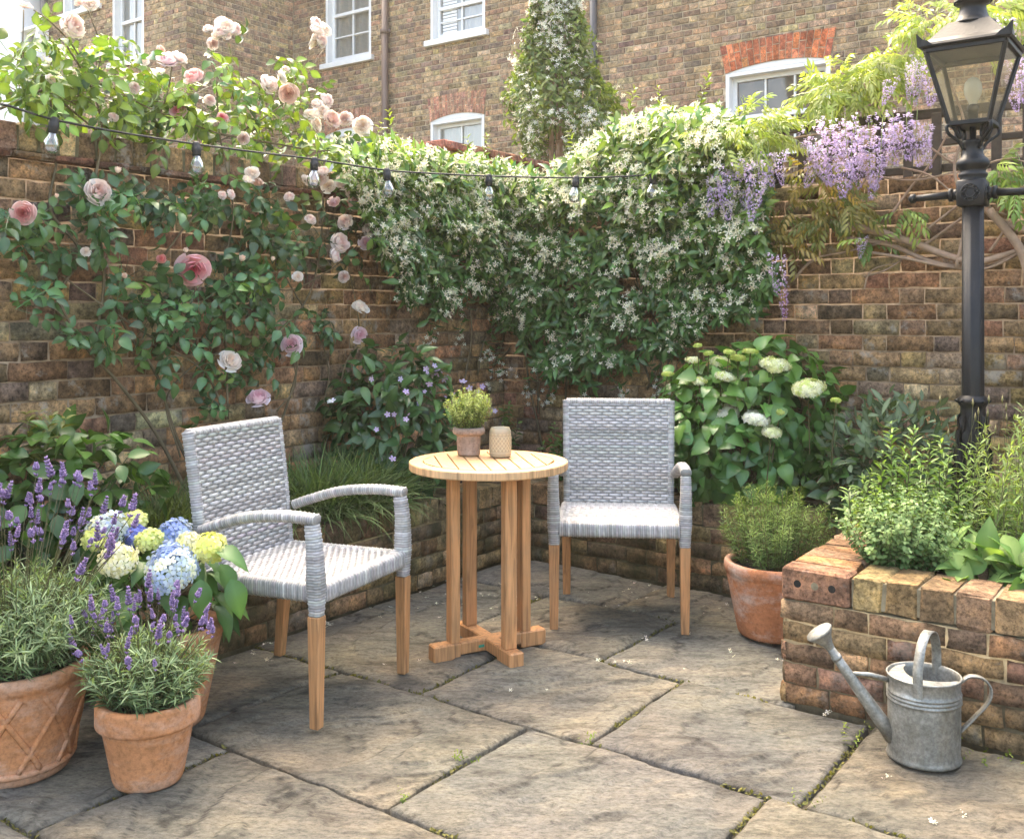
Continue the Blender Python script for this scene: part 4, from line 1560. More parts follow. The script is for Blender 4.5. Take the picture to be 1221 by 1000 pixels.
mb.add(vs, [(i * 30 + j, i * 30 + (j + 1) % 30, (i + 1) * 30 + (j + 1) % 30, (i + 1) * 30 + j) for i in range(len(prr) - 1) for j in range(30)])
mb.build('sprinkler_head', M['galv'], so, True)


def strap(mb, pts, w, th, side):
    p = smooth_path(pts, 8); t = nrm(np.gradient(p, axis=0)); s = np.asarray(side, float)
    vs = []
    for i in range(len(p)):
        a = nrm(s - t[i] * s.dot(t[i])); b = np.cross(t[i], a)
        for (x, y) in ((-w, -th), (w, -th), (w, -.2 * th), (w * .8, th), (-w * .8, th), (-w, -.2 * th)): vs.append(p[i] + a * x + b * y)
    n = len(p)
    fs = [(i * 6 + j, i * 6 + (j + 1) % 6, (i + 1) * 6 + (j + 1) % 6, (i + 1) * 6 + j) for i in range(n - 1) for j in range(6)]
    mb.add(np.array(vs), fs)


mb = MB()
h1 = np.array([-.052, -.0865, 0]); h2 = np.array([.068, .073, 0])
hm = (h1 + h2) / 2
strap(mb, [h1 + ZV * .205, h1 + ZV * .245, h1 * .95 + ZV * .29, hm + (h1 - hm) * .6 + ZV * .345, hm + ZV * .366, hm + (h2 - hm) * .6 + ZV * .348, h2 * .95 + ZV * .30, h2 + ZV * .245, h2 + ZV * .215], .0135, .003, np.cross(nrm(h2 - h1), ZV))
mb.build('top_handle', M['galv'], wc, True)
mb = MB()
hd_ = nrm(np.array([.97, -.2, 0]))
strap(mb, [hd_ * .099 + ZV * .225, hd_ * .125 + ZV * .245, hd_ * .16 + ZV * .242, hd_ * .182 + ZV * .215, hd_ * .175 + ZV * .175, hd_ * .135 + ZV * .125, hd_ * .100 + ZV * .085], .011, .0028, np.cross(hd_, ZV))
mb.build('back_handle', M['galv'], wc, True)
mb = MB()
tube(mb, [sp * .096 + ZV * .222, sp * .15 + ZV * .236, sp * .205 + ZV * .238], [.008, .007, .006], 8)
mb.build('brace', M['galv'], wc, True)

# ------------------------------------------------------------------ festoon lights
fl = thing('string_lights', 'string of clear bulbs on a black cable looped along the garden walls', 'string lights', at(461, 205, 4.6))
cab = [(-60, 118, 3.35), (0, 124, 3.5), (65, 143, 3.62), (150, 159, 3.85), (234, 172, 4.02), (310, 182, 4.2), (375, 190, 4.36), (461, 203, 4.6), (520, 207, 4.75), (583, 210, 4.85), (687, 212, 4.98), (779, 208, 5.03), (850, 197, 5.0), (945, 176, 4.93)]
mb = MB()
tube(mb, [at(*c) for c in cab], .0042, 8, sm=6)
mb.build('cable', M['rubber'], fl, True, True)
for (px, py, Y) in ((65, 143, 3.62), (234, 172, 4.02), (375, 190, 4.36), (461, 203, 4.6), (583, 210, 4.85), (687, 212, 4.98), (779, 208, 5.03), (861, 195, 4.99)):
    c = at(px, py, Y) - np.array(fl.location)
    tl = rotx(rng.normal(0, .06)) @ roty(rng.normal(0, .06))
    mb = MB()
    lathe(mb, [(.001, .010), (.010, .010), (.014, .004), (.0165, -.004), (.0165, -.012), (.0185, -.014), (.0185, -.030), (.0165, -.034), (.0175, -.046), (.015, -.049), (.001, -.049)], 20)
    s = child_mesh('socket', mb.mesh('socket', M['rubber']), fl, c, tl)
    mb = MB()
    lathe(mb, [(.0125, -.047), (.0135, -.054), (.021, -.068), (.0275, -.083), (.029, -.096), (.026, -.110), (.018, -.120), (.008, -.1245), (.0005, -.1255)], 22)
    child_mesh('glass_bulb', mb.mesh('glass_bulb', M['glass']), s, (0, 0, 0))
    mb = MB()
    tube(mb, [(-.004, 0, -.05), (-.008, 0, -.075), (-.009, .002, -.095), (-.004, -.002, -.088), (0, .002, -.098), (.004, -.002, -.088), (.009, .002, -.095), (.008, 0, -.075), (.004, 0, -.05)], .0007, 4, sm=3)
    child_mesh('filament', mb.mesh('filament', M['brass']), s, (0, 0, 0))
# ------------------------------------------------------------------ plant helpers
NP1, NP2 = Noise(21), Noise(22)
G_ROSE = (.055, .125, .045); G_DEEP = (.028, .07, .02); G_FRESH = (.17, .25, .035); G_LIME = (.30, .36, .06)
G_JAS = (.062, .14, .038); G_GREY = (.10, .14, .065); G_HYD = (.055, .14, .03); G_LAV = (.13, .185, .085)


def leaves(mb, tpl, P, D, N, size, col, wid=1.0, jit=.35):
    n = len(P)
    if n == 0: return
    D = nrm(np.asarray(D) + rng.normal(0, jit, (n, 3))); N = nrm(np.asarray(N) + rng.normal(0, jit, (n, 3)))
    Fm = frames(D, N)
    s = np.asarray(size, float) * np.ones(n)
    Fm = Fm * np.stack([s * wid, s, s], -1)[:, None, :]
    mb.inst(tpl, P, Fm, col)


def in_blob(n, c, r, shell=.55, lump=.25, seed=0, zmin=-.9):
    """points in an uneven ellipsoid, denser towards the skin; returns points and outward directions"""
    d = rnd_dir(n * 2); d = d[d[:, 2] > zmin][:n]
    a = np.arctan2(d[:, 1], d[:, 0]); 
    k = 1 + lump * 2 * (NP1.fbm(a * 1.3 + seed * 3.7 + 20, d[:, 2] * 2.2 + seed + 20, 3) - .5)
    q = k * (shell + (1 - shell) * rng.random(len(d)) ** .5)
    return np.asarray(c) + d * np.asarray(r) * q[:, None], nrm(d / np.asarray(r))


def stems(mb, base, tips, r0, r1, col=(1, 1, 1), bend=.15, sides=4, n=5):
    """thin bent stems; returns sampled points (k, n, 3)"""
    out = []
    for b, t in zip(base, tips):
        m = (b + t) / 2 + ZV * np.linalg.norm(t - b) * bend
        u = np.linspace(0, 1, n)[:, None]
        p = b * (1 - u) ** 2 + 2 * m * u * (1 - u) + t * u ** 2
        if mb is not None: tube(mb, p, [r0, r1], sides, col, cap=False)
        out.append(p)
    return np.array(out)


def leafy_stems(mb, smb, base, tips, tpl, size, pitch, colA, colB, up=.55, start=.15, whorl=2, wid=1.0, r=.0018, bend=.1, amt=.22, jit=.25, tipscale=.6):
    for b, t in zip(base, tips):
        L_ = np.linalg.norm(t - b)
        p = stems(smb, [b], [t], r, r * .5, bend=bend, n=7)[0]
        k = max(3, int(L_ * (1 - start) / pitch))
        s = np.linspace(start, 1, k)
        P = np.stack([np.interp(s, np.linspace(0, 1, 7), p[:, j]) for j in range(3)], 1)
        T = nrm(np.stack([np.interp(s, np.linspace(0, 1, 7), nrm(np.gradient(p, axis=0))[:, j]) for j in range(3)], 1))
        a0 = rng.uniform(0, 6.28)
        for w in range(whorl):
            a = a0 + 2 * math.pi * w / whorl + np.arange(k) * (math.pi / 2 if whorl == 2 else 1.1)
            ref = np.where(np.abs(T[:, 2:3]) > .9, np.array([[1.0, 0, 0]]), ZV[None])
            e1_ = nrm(np.cross(T, ref)); e2_ = np.cross(T, e1_)
            O = np.cos(a)[:, None] * e1_ + np.sin(a)[:, None] * e2_
            D = nrm(O * (1 - up) + T * up)
            sz = size * (1 - (1 - tipscale) * s ** 3) * rng.uniform(.75, 1.15, k)
            col = mixc(colA, colB, np.clip(s ** 2 + rng.normal(0, .15, k), 0, 1)) * np.exp(rng.normal(0, amt, (k, 1)))
            leaves(mb, tpl, P, D, T - O * .2 + 1e-4, sz, col, wid, jit)


def cluster_flower(n, r, flat=.7, size=.016, cols=((.6, .6, .4),), tpl=FL4, mb=None, deep=.55):
    """dome of small flowers about the origin, axis +Z; returns the builder"""
    mb = MB() if mb is None else mb
    i = np.arange(n) + .5
    ph = np.arccos(1 - 1.45 * i / n); th = math.pi * (1 + 5 ** .5) * i
    d = np.stack([np.sin(ph) * np.cos(th), np.sin(ph) * np.sin(th), np.cos(ph)], 1)
    lob = 1 + .5 * (NP2.fbm(d[:, 0] * 1.7 + 10 + rng.uniform(0, 20), d[:, 1] * 1.7 + d[:, 2] + 12, 2) - .5)
    P = d * r * np.array([1, 1, flat]) * rng.uniform(.84, 1.08, (n, 1)) * lob[:, None]
    a = np.cross(d, rnd_dir(n)); Fm = frames(a, d + rng.normal(0, .22, (n, 3)))
    s = size * rng.uniform(.8, 1.2, n)
    cols = np.array(cols)
    k = np.clip(np.floor(NP1.fbm(P[:, 0] / r * 1.6 + 10 + rng.uniform(0, 20), P[:, 1] / r * 1.6 + 10, 2) * len(cols) * 1.6 - .3 * len(cols) + rng.normal(0, .35, n)), 0, len(cols) - 1).astype(int)
    mb.inst(tpl, P, Fm * s[:, None, None], np.clip(cols[k] * np.exp(rng.normal(0, .08, (n, 1))), 0, .9))
    return mb


def axes_to(n):
    n = nrm(np.asarray(n, float))
    a = np.array([1.0, 0, 0]) if abs(n[0]) < .8 else np.array([0, 1.0, 0])
    x = nrm(np.cross(a, n)); return np.stack([x, np.cross(n, x), n], 1) @ rotz(rng.uniform(0, 6.28))


# ------------------------------------------------------------------ star jasmine in the corner
jas = thing('star_jasmine', 'great mound of white flowering star jasmine filling the corner of the walls', 'climbing plant', W(4.6, -3.3, .37))
PL_ = [(395, 172), (450, 168), (500, 182), (560, 190), (612, 200), (612, 400), (585, 345), (555, 350), (520, 380), (495, 390), (478, 335), (455, 300), (440, 262), (420, 225)]
PR_ = [(590, 198), (640, 208), (680, 190), (715, 158), (742, 145), (770, 140), (800, 128), (835, 128), (870, 148), (905, 160), (925, 190), (915, 235), (900, 275), (905, 310), (922, 340), (905, 372), (850, 378), (832, 400), (795, 425), (760, 435), (738, 420), (725, 452), (700, 462), (680, 440), (655, 462), (640, 425), (615, 395), (590, 370)]


def wall_mass(poly, fn, plane, nvec, n, thick, seed):
    poly = np.array(poly, float)
    lo, hi = poly.min(0), poly.max(0)
    px = rng.uniform(lo[0], hi[0], n * 4); py = rng.uniform(lo[1], hi[1], n * 4)
    wx = 15 * (NP2.fbm(px / 22 + seed, py / 22, 2) - .5) * 2; wy = 15 * (NP2.fbm(px / 22 + 30, py / 22 + seed, 2) - .5) * 2
    ok = inpoly(px + wx, py + wy, poly)
    dn = NP1.fbm(px / 34 + seed + 5, py / 34 + 9, 3)
    ok &= (dn + .22 * (330 - py) / 160) > rng.uniform(.30, .47, len(px))
    px, py, dn = px[ok][:n], py[ok][:n], dn[ok][:n]
    up = np.clip((420 - py) / 260, 0, 1)
    dmax = thick * (.35 + .65 * up) * (.55 + .9 * dn)
    q = rng.random(len(px)) ** .6
    d = .03 + dmax * q
    top = np.clip((235 - py) / 60, 0, 1)
    d = d - top * rng.random(len(px)) * .30
    P = np.array([fn(x, y, plane[0] + plane[1] * dd) for x, y, dd in zip(px, py, d)])
    return P, q, up, px, py


fol = MB(); blo = MB()
for (poly, fn, plane, nv, n, nf, th, sd) in ((PL_, on_v, (WL, 1), V, 7500, 820, .36, 1), (PR_, on_u, (WR, -1), -U, 16500, 1650, .44, 2)):
    P, q, up, px, py = wall_mass(poly, fn, plane, nv, n, th, sd)
    k = len(P)
    out = np.tile(nv, (k, 1)) + ZV * (.35 + .5 * up[:, None])
    tang = np.cross(out, rnd_dir(k)); D = nrm(tang + nv * .5 - ZV * .35 * rng.random((k, 1)))
    fresh = np.clip((up - .45) * 1.7 + rng.normal(0, .25, k) + (q - .7) * .6, 0, 1) * (rng.random(k) < .75)
    col = mixc(G_JAS, (.20, .29, .05), fresh) * np.exp(rng.normal(0, .3, (k, 1)))
    leaves(fol, L_LANCE, P, D, out, rng.uniform(.05, .095, k), col, 1.1, .45)
    P, q, up, px, py = wall_mass(poly, fn, plane, nv, int(nf * 4), th * 1.08, sd)
    cl = NP2.fbm(px / 13 + sd, py / 13 + 4, 2)
    keep = (q > .5) & (rng.random(len(P)) < (.3 + .7 * up) * np.clip((cl - .38) * 5, .04, 1)); P = P[keep][:nf]; k = len(P)
    # small sprays: each point carries two or three stars
    P = np.repeat(P, 3, axis=0) + rng.normal(0, .019, (k * 3, 3)) + nv * .025
    k = len(P)
    N = nrm(nv + ZV * .35 + rng.normal(0, .5, (k, 3)))
    Fm = frames(np.cross(N, rnd_dir(k)), N) * np.clip(rng.normal(.0165, .0035, k), .006, .024)[:, None, None]
    blo.inst(FL5, P, Fm, vary((.80, .76, .60), k, .1, .03))
# shoots poking out of the top and hanging tails below
sh = MB()
for (px, py, l, a) in [(575, 195, .16, 80), (560, 190, .12, 95), (745, 148, .2, 75), (790, 135, .14, 100), (830, 130, .2, 70), (470, 170, .16, 100), (440, 172, .12, 60), (690, 185, .14, 110), (620, 205, .1, 80), (870, 150, .15, 60)]:
    b = on_u(px, py, WR - .05) if px > 600 else on_v(px, py, WL + .05)
    t = b + np.array([math.cos(R(a)), 0, math.sin(R(a))]) * l
    leafy_stems(fol, sh, [b - ZV * .08], [t], L_LANCE, .06, .022, (.12, .18, .03), (.26, .32, .06), up=.5, r=.002)
for (px0, py0, px1, py1) in [(590, 370, 582, 425), (592, 400, 600, 440), (560, 345, 548, 398), (660, 440, 655, 478), (690, 450, 700, 480), (720, 440, 745, 470), (770, 430, 790, 462), (520, 375, 515, 400), (585, 420, 592, 452), (640, 420, 628, 470), (800, 420, 828, 440)]:
    f = (lambda a, b, d: on_u(a, b, WR - d)) if px0 > 610 else (lambda a, b, d: on_v(a, b, WL + d))
    b, t = f(px0, py0, .08), f(px1, py1, .12)
    leafy_stems(fol, sh, [b], [t], L_LANCE, .07, .028, G_JAS, (.06, .13, .03), up=.3, r=.0016, bend=0)
    P = t + rng.normal(0, .03, (9, 3)); N = nrm(-U + V * .3 + rng.normal(0, .5, (9, 3)))
    blo.inst(FL5, P, frames(np.cross(N, rnd_dir(9)), N) * .014, vary((.8, .79, .7), 9, .07, .03))
for k in range(14):
    x0 = rng.uniform(520, 800); 
    f = (lambda a, b, d: on_u(a, b, WR - d)) if x0 > 605 else (lambda a, b, d: on_v(a, b, WL + d))
    tube(sh, [f(x0 + rng.normal(0, 8), 470 + rng.uniform(-40, 70), .03), f(x0 + rng.normal(0, 15), 400, .04), f(x0 + rng.normal(0, 30), 320, .06), f(x0 + rng.normal(0, 40), 240, .1)], [.007, .003], 5, sm=5)
sh.build('vine_stems', M['bark_dark'], jas, True, True)
fol.build('foliage', M['leaf_gloss'], jas, True, True)
tag(blo.build('blossom', M['petal'], jas, True, True), kind='stuff')

# ------------------------------------------------------------------ tall jasmine column behind
col_ = thing('jasmine_column', 'tall narrow jasmine with white flowers against the brown brick house', 'climbing plant', at(655, 320, 9.3))
fol = MB(); blo = MB(); st = MB()
Yc = 9.3
def colr(z): return np.interp(z, [2.55, 2.8, 3.1, 3.35, 3.7, 4.3, 5.4], [.20, .44, .52, .46, .30, .18, .16])
def colx(z): return np.interp(z, [2.4, 3.0, 3.4, 4.2, 5.4], [.5, .52, .46, .40, .40])
n = 13000
z = rng.uniform(2.62, 5.3, n); a = rng.uniform(0, 6.283, n)
lump = 1 + .75 * (NP1.fbm(a * 1.5 + 12, z * 2.1, 3) - .5) * 2
rr = colr(z) * lump * (.5 + .5 * rng.random(n) ** .5)
P = np.stack([colx(z) + rr * np.cos(a), Yc + .8 * rr * np.sin(a), z], 1)
keep = ~((np.abs(P[:, 0] - .38) < .12) & (z < 2.95) & (P[:, 1] < Yc))
P, a = P[keep], a[keep]; n = len(P)
out = np.stack([np.cos(a), np.sin(a), np.full(n, .5)], 1)
leaves(fol, L_LANCE, P, out * .4 + rnd_dir(n) + (0, 0, -.3), out, rng.uniform(.05, .09, n), mixc((.065, .115, .025), (.17, .22, .045), rng.random(n)) * np.exp(rng.normal(0, .25, (n, 1))), 1.2)
s = rng.random(n) < np.clip((NP2.fbm(P[:, 0] * 5 + 9, P[:, 2] * 5, 2) - .4) * 1.3, .01, .3)
Pf = P[s] + out[s] * .04; Pf = np.repeat(Pf, 2, 0) + rng.normal(0, .025, (2 * s.sum(), 3))
N = nrm(np.repeat(out[s], 2, 0) + rng.normal(0, .5, Pf.shape))
blo.inst(FL5, Pf, frames(np.cross(N, rnd_dir(len(Pf))), N) * .024, vary((.8, .78, .68), len(Pf), .07, .03))
for k in range(7):
    x = .4 + rng.normal(0, .06)
    tube(st, [(x, Yc + rng.normal(0, .05), 0), (x + rng.normal(0, .03), Yc, 1.5), (.4 + rng.normal(0, .1), Yc, 3.0), (.42 + rng.normal(0, .15), Yc, 4.6)], [.03, .008], 6, sm=5)
for k in range(60):
    a = rng.uniform(0, 6.28); z = rng.uniform(2.3, 2.9)
    b = np.array([.4, Yc, z]); tube(st, [b, b + (math.cos(a) * .2, math.sin(a) * .18 - .03, .02), b + (math.cos(a) * .34, math.sin(a) * .28 - .04, -.12)], [.006, .002], 4, sm=3)
st.build('trunk', M['bark'], col_, True, True)
fol.build('crown', M['leaf'], col_, True, True)
tag(blo.build('blossom', M['petal'], col_, True, True), kind='stuff')

# ------------------------------------------------------------------ climbing rose on the left wall
rose = thing('climbing_rose', 'rambling climbing rose with pink blooms sprawled over the left brick wall', 'climbing plant', on_v(160, 560, -3.4) * (1, 1, 0) + ZV * .37)
cane = MB(); fol = MB()
CANES = [([(222, 585), (185, 515), (140, 455), (95, 405), (68, 350), (60, 300)], .006), ([(250, 600), (210, 520), (188, 450), (155, 400), (130, 350)], .006), ([(112, 420), (124, 330), (112, 235), (122, 160), (110, 108), (80, 55)], .005),
         ([(72, 345), (95, 300), (60, 250), (67, 190), (60, 120)], .005), ([(270, 500), (245, 445), (185, 405), (120, 362), (75, 330)], .004), ([(330, 520), (354, 440), (350, 390), (376, 330), (385, 240), (375, 160)], .0045),
         ([(272, 500), (268, 330), (278, 250), (262, 160), (258, 90)], .004), ([(340, 330), (380, 400), (392, 445), (386, 480)], .003), ([(195, 305), (228, 262), (262, 235), (300, 200)], .0035), ([(192, 200), (188, 150), (200, 110), (205, 80)], .004),
         ([(215, 545), (200, 470), (262, 420), (300, 445)], .003), ([(60, 300), (35, 280), (10, 290), (-20, 280)], .004), ([(245, 175), (300, 150), (350, 112), (385, 60)], .003), ([(120, 160), (60, 110), (30, 80), (28, 12)], .003),
         ([(110, 108), (90, 60), (62, 28), (40, 12)], .003), ([(110, 108), (120, 60), (105, 12)], .003), ([(330, 490), (352, 460), (348, 420)], .003), ([(405, 500), (410, 440), (428, 400), (420, 340), (400, 260)], .0035), ([(300, 330), (350, 345), (420, 300), (440, 255)], .003),
         ([(60, 345), (80, 380), (45, 350)], .003), ([(262, 160), (320, 170), (390, 180), (440, 165)], .004), ([(0, 130), (60, 105), (120, 100), (180, 130), (262, 160)], .004)]
for (pts, r) in CANES:
    w = [on_v(x, y, WL + .035 + .05 * rng.random() + (.02 if y > 200 else -.05)) for x, y in pts]
    tube(cane, w, [r * 1.35, r * .75], 6, sm=7)
CL = [(40, 285, 45, 28), (15, 262, 25, 20), (118, 262, 45, 25), (150, 238, 50, 26), (190, 245, 45, 25), (240, 235, 50, 25), (300, 245, 60, 35), (345, 280, 50, 38), (290, 322, 50, 28), (335, 312, 40, 25), (400, 268, 40, 38), (230, 352, 60, 32), (165, 362, 55, 28), (120, 400, 35, 16), (40, 362, 20, 22), (190, 400, 32, 22), (260, 380, 32, 28), (85, 396, 18, 10), (200, 430, 18, 12), (252, 432, 22, 14), (278, 455, 22, 14), (315, 412, 16, 22), (302, 430, 22, 16), (350, 395, 28, 18), (392, 375, 22, 18), (262, 488, 14, 10), (320, 345, 50, 22), (70, 310, 30, 18), (150, 330, 40, 16), (100, 240, 20, 12), (420, 310, 18, 16), (375, 400, 16, 12)]
UPC = [(20, 110, 45, 32), (88, 112, 60, 42), (62, 82, 45, 28), (140, 112, 55, 36), (108, 66, 40, 26), (150, 74, 18, 14), (202, 122, 55, 32), (250, 142, 55, 32), (300, 150, 55, 28), (262, 66, 22, 9), (352, 162, 55, 30), (330, 122, 45, 18), (180, 152, 55, 24), (222, 112, 45, 24), (290, 112, 40, 18), (390, 182, 35, 24), (345, 84, 18, 7), (410, 232, 26, 22), (360, 72, 16, 8), (60, 45, 25, 12), (20, 70, 28, 20)]
for (lst, upper) in ((CL, 0), (UPC, 1)):
    for (cx, cy, rx, ry) in lst:
        n = int(rx * ry * math.pi / (760 if not upper else 640) * (2.15 if not upper else 2.8)) + 3
        a = rng.uniform(0, 6.28, n); r = rng.random(n) ** (.55 if upper else .72)
        sq = 1 if upper else .88
        px, py = cx + sq * rx * r * np.cos(a), cy + sq * ry * r * np.sin(a)
        d = (rng.uniform(-.26, .16, n) if upper else rng.uniform(.05, .17, n))
        P = np.array([on_v(x, y, WL + dd) for x, y, dd in zip(px, py, d)])
        if upper: N = np.tile(V * .5 + ZV * .9, (n, 1)); 
        else: N = np.tile(V * .95 + ZV * .55, (n, 1))
        D = nrm(np.cross(N, rnd_dir(n)) + V * .25 - ZV * .35)
        fr_ = (np.clip(.45 + rng.normal(0, .3, n), 0, 1) if upper else np.clip(rng.normal(-.05, .22, n), 0, 1))
        c = mixc(G_ROSE, (.19, .26, .035), fr_) * np.exp(rng.normal(0, .35, (n, 1)))
        leaves(fol, ROSE_LEAF, P - D * .045, D, N, rng.uniform(.10, .165, n), c, 1.0, .6)
        for q in range(0, n, 3):       # twigs joining the leaves to the middle of the spray
            tube(cane, [on_v(cx + rng.normal(0, 6), cy + rng.normal(0, 5), WL + (0 if upper else .05)), P[q] - D[q] * .04], [.0022, .0012], 4, cap=False)
cane.build('canes', M['bark_dark'], rose, True, True)
fol.build('foliage', M['leaf_gloss'], rose, True, True)


def rose_mesh(openness, layers, cIn, cOut, seed):
    """cupped petals in whorls; radius 1"""
    mb = MB(); g_ = np.random.default_rng(seed)
    for li, (Rr, H, w, n) in enumerate(layers):
        f = li / max(len(layers) - 1, 1)
        for k in range(n):
            a0 = 2 * math.pi * (k + .5 * (li % 2)) / n + g_.normal(0, .22); hz = g_.normal(0, .06); rk = g_.uniform(.86, 1.1)
            ns, nt = 7, 6
            s = np.linspace(-1, 1, ns); t = np.linspace(0, 1, nt)
            S, T = np.meshgrid(s, t, indexing='ij')
            tm = T * (1 - .22 * S ** 2 - .1 * S ** 6)
            rr = Rr * (.12 + .88 * np.sin(tm * math.pi / 2 * (1.0 + .25 * openness)) ** (.9)) * rk
            z = H * tm ** (1.25) - .12 * openness * Rr * np.clip(tm - .75, 0, 1) * 4 * (1 - f)
            ph = a0 + S * w * (.35 + .65 * np.sqrt(np.maximum(tm, .001)))
            ruf = .06 * np.sin(S * 4 + g_.uniform(0, 6)) * tm ** 3 + hz * tm
            z = z + ruf
            rr = rr * (1 + .04 * S * (1 if k % 2 else -1))
            v = np.stack([rr * np.cos(ph), rr * np.sin(ph), z - .25], -1).reshape(-1, 3)
            i = np.arange(ns * nt).reshape(ns, nt)
            fs = np.stack([i[:-1, :-1], i[1:, :-1], i[1:, 1:], i[:-1, 1:]], -1).reshape(-1, 4)
            c = np.asarray(cOut) * (1 - f) + np.asarray(cIn) * f
            cc = c[None, :] * (.8 + .28 * T.reshape(-1, 1)) * math.exp(g_.normal(0, .06))
            mb.add(v, [tuple(q) for q in fs], np.clip(cc, 0, .9))
    # calyx
    vs, fs = [(0, 0, -.42)], []
    for k in range(5):
        a = 2 * math.pi * k / 5
        b = len(vs)
        vs += [(.22 * math.cos(a - .4), .22 * math.sin(a - .4), -.22), (.55 * math.cos(a), .55 * math.sin(a), -.18), (.22 * math.cos(a + .4), .22 * math.sin(a + .4), -.22)]
        fs.append((0, b, b + 1, b + 2))
    mb.add(vs, fs, (.07, .12, .03))
    return mb


LAY_FULL = [(1.05, .38, .6, 5), (.95, .62, .62, 5), (.80, .78, .62, 5), (.62, .86, .64, 6), (.46, .88, .7, 5), (.32, .86, .8, 5), (.2, .82, .9, 4), (.09, .78, 1.2, 3)]
LAY_OPEN = [(1.1, .25, .58, 5), (1.0, .48, .6, 5), (.82, .6, .6, 6), (.6, .66, .6, 6), (.4, .66, .7, 5), (.25, .64, .8, 4), (.12, .6, 1.0, 3)]
LAY_BUD = [(.62, .95, .85, 4), (.5, 1.1, .9, 4), (.34, 1.15, 1.0, 3), (.18, 1.15, 1.2, 3)]
ROSES = {
    'pale': rose_mesh(1, LAY_FULL, (.85, .64, .60), (.88, .81, .78), 1).mesh('bloom', M['petal']),
    'cream': rose_mesh(1, LAY_OPEN, (.85, .69, .58), (.88, .83, .78), 2).mesh('bloom', M['petal']),
    'pink': rose_mesh(1, LAY_FULL, (.80, .36, .37), (.87, .66, .63), 3).mesh('bloom', M['petal']),
    'hot': rose_mesh(1, LAY_OPEN, (.76, .15, .22), (.87, .60, .62), 4).mesh('bloom', M['petal']),
    'lilac': rose_mesh(1, LAY_FULL, (.82, .50, .57), (.88, .75, .79), 5).mesh('bloom', M['petal']),
    'peach': rose_mesh(1, LAY_OPEN, (.82, .54, .45), (.87, .72, .66), 6).mesh('bloom', M['petal']),
    'bud': rose_mesh(0, LAY_BUD, (.72, .22, .24), (.80, .45, .42), 7).mesh('bloom', M['petal']),
    'palebud': rose_mesh(0, LAY_BUD, (.80, .55, .45), (.84, .72, .62), 8).mesh('bloom', M['petal']),
}
BL = [(412, 265, 18, 'pale', 1), (398, 305, 17, 'pale', 1), (436, 290, 15, 'lilac', 1), (420, 228, 16, 'pale', 1), (392, 222, 15, 'cream', 1), (365, 215, 13, 'pale', 1), (345, 235, 12, 'pale', 1), (410, 330, 13, 'pale', 1), (290, 165, 14, 'pale', 0), (170, 72, 13, 'cream', 0), (60, 95, 12, 'pale', 0), (135, 140, 12, 'pale', 0), (445, 212, 15, 'pale', 1), (398, 240, 14, 'lilac', 1), (382, 212, 17, 'pale', 1), (370, 262, 13, 'pale', 1), (355, 330, 11, 'cream', 1), (140, 205, 12, 'palebud', 1), (160, 105, 13, 'pale', 0), (250, 120, 13, 'pale', 0), (86, 31, 30, 'pale', 0), (30, 7, 15, 'peach', 0), (200, 73, 22, 'lilac', 0), (213, 70, 20, 'pale', 0), (231, 92, 21, 'pink', 0), (212, 131, 17, 'hot', 0), (192, 60, 11, 'peach', 0), (320, 101, 22, 'pale', 0), (344, 112, 22, 'peach', 0), (396, 142, 20, 'peach', 0), (372, 136, 16, 'cream', 0), (384, 132, 14, 'cream', 0),
      (117, 229, 29, 'pale', 1), (28, 254, 25, 'pink', 1), (231, 321, 33, 'hot', 1), (194, 311, 17, 'bud', 1), (300, 206, 15, 'cream', 1), (306, 216, 15, 'peach', 1), (296, 214, 12, 'cream', 1), (265, 233, 10, 'pale', 1), (275, 232, 11, 'pale', 1), (288, 310, 12, 'palebud', 1), (150, 330, 10, 'palebud', 1), (405, 290, 23, 'pale', 1), (409, 218, 18, 'pale', 1), (422, 243, 17, 'pink', 1), (446, 251, 19, 'pale', 1), (439, 275, 15, 'pale', 1), (432, 150, 20, 'cream', 0), (412, 142, 17, 'pale', 0), (453, 238, 9, 'palebud', 1),
      (275, 430, 24, 'cream', 1), (348, 411, 23, 'lilac', 1), (308, 475, 25, 'lilac', 1), (430, 366, 18, 'cream', 1), (428, 399, 18, 'lilac', 1), (108, 5, 16, 'cream', 0), (96, 3, 14, 'peach', 0), (345, 12, 0, 'cream', 0), (68, 235, 8, 'palebud', 1), (222, 300, 9, 'palebud', 1), (385, 205, 15, 'pale', 1), (102, 300, 10, 'cream', 1), (325, 310, 8, 'palebud', 1), (88, 92, 10, 'peach', 0), (265, 140, 11, 'hot', 0)]
for (cx, cy, nn, sp) in ((264, 36, 11, 18), (378, 40, 7, 13), (330, 98, 4, 14), (383, 134, 5, 16)):
    for k in range(nn):
        BL.append((cx + rng.normal(0, sp * .55), cy + rng.normal(0, sp * .5), rng.uniform(11, 17), rng.choice(['cream', 'pale', 'pale']), 0))
rl = np.array(rose.location)
for (px, py, d, kind, low) in BL:
    if d < 1: continue
    P = on_v(px, py, WL + (.17 + rng.uniform(0, .05) if low else rng.uniform(.0, .18)))
    rad = d / 2 / FOC * P[1] * 1.15
    n_ = nrm(V * .75 + (-U) * .25 + ZV * (.28 if low else .5) + rng.normal(0, .42, 3)) if kind not in ('bud', 'palebud') else nrm(V * .3 + ZV * .8 + rng.normal(0, .4, 3))
    o = child_mesh('bloom', ROSES[kind], rose, P - rl, axes_to(n_), rad)

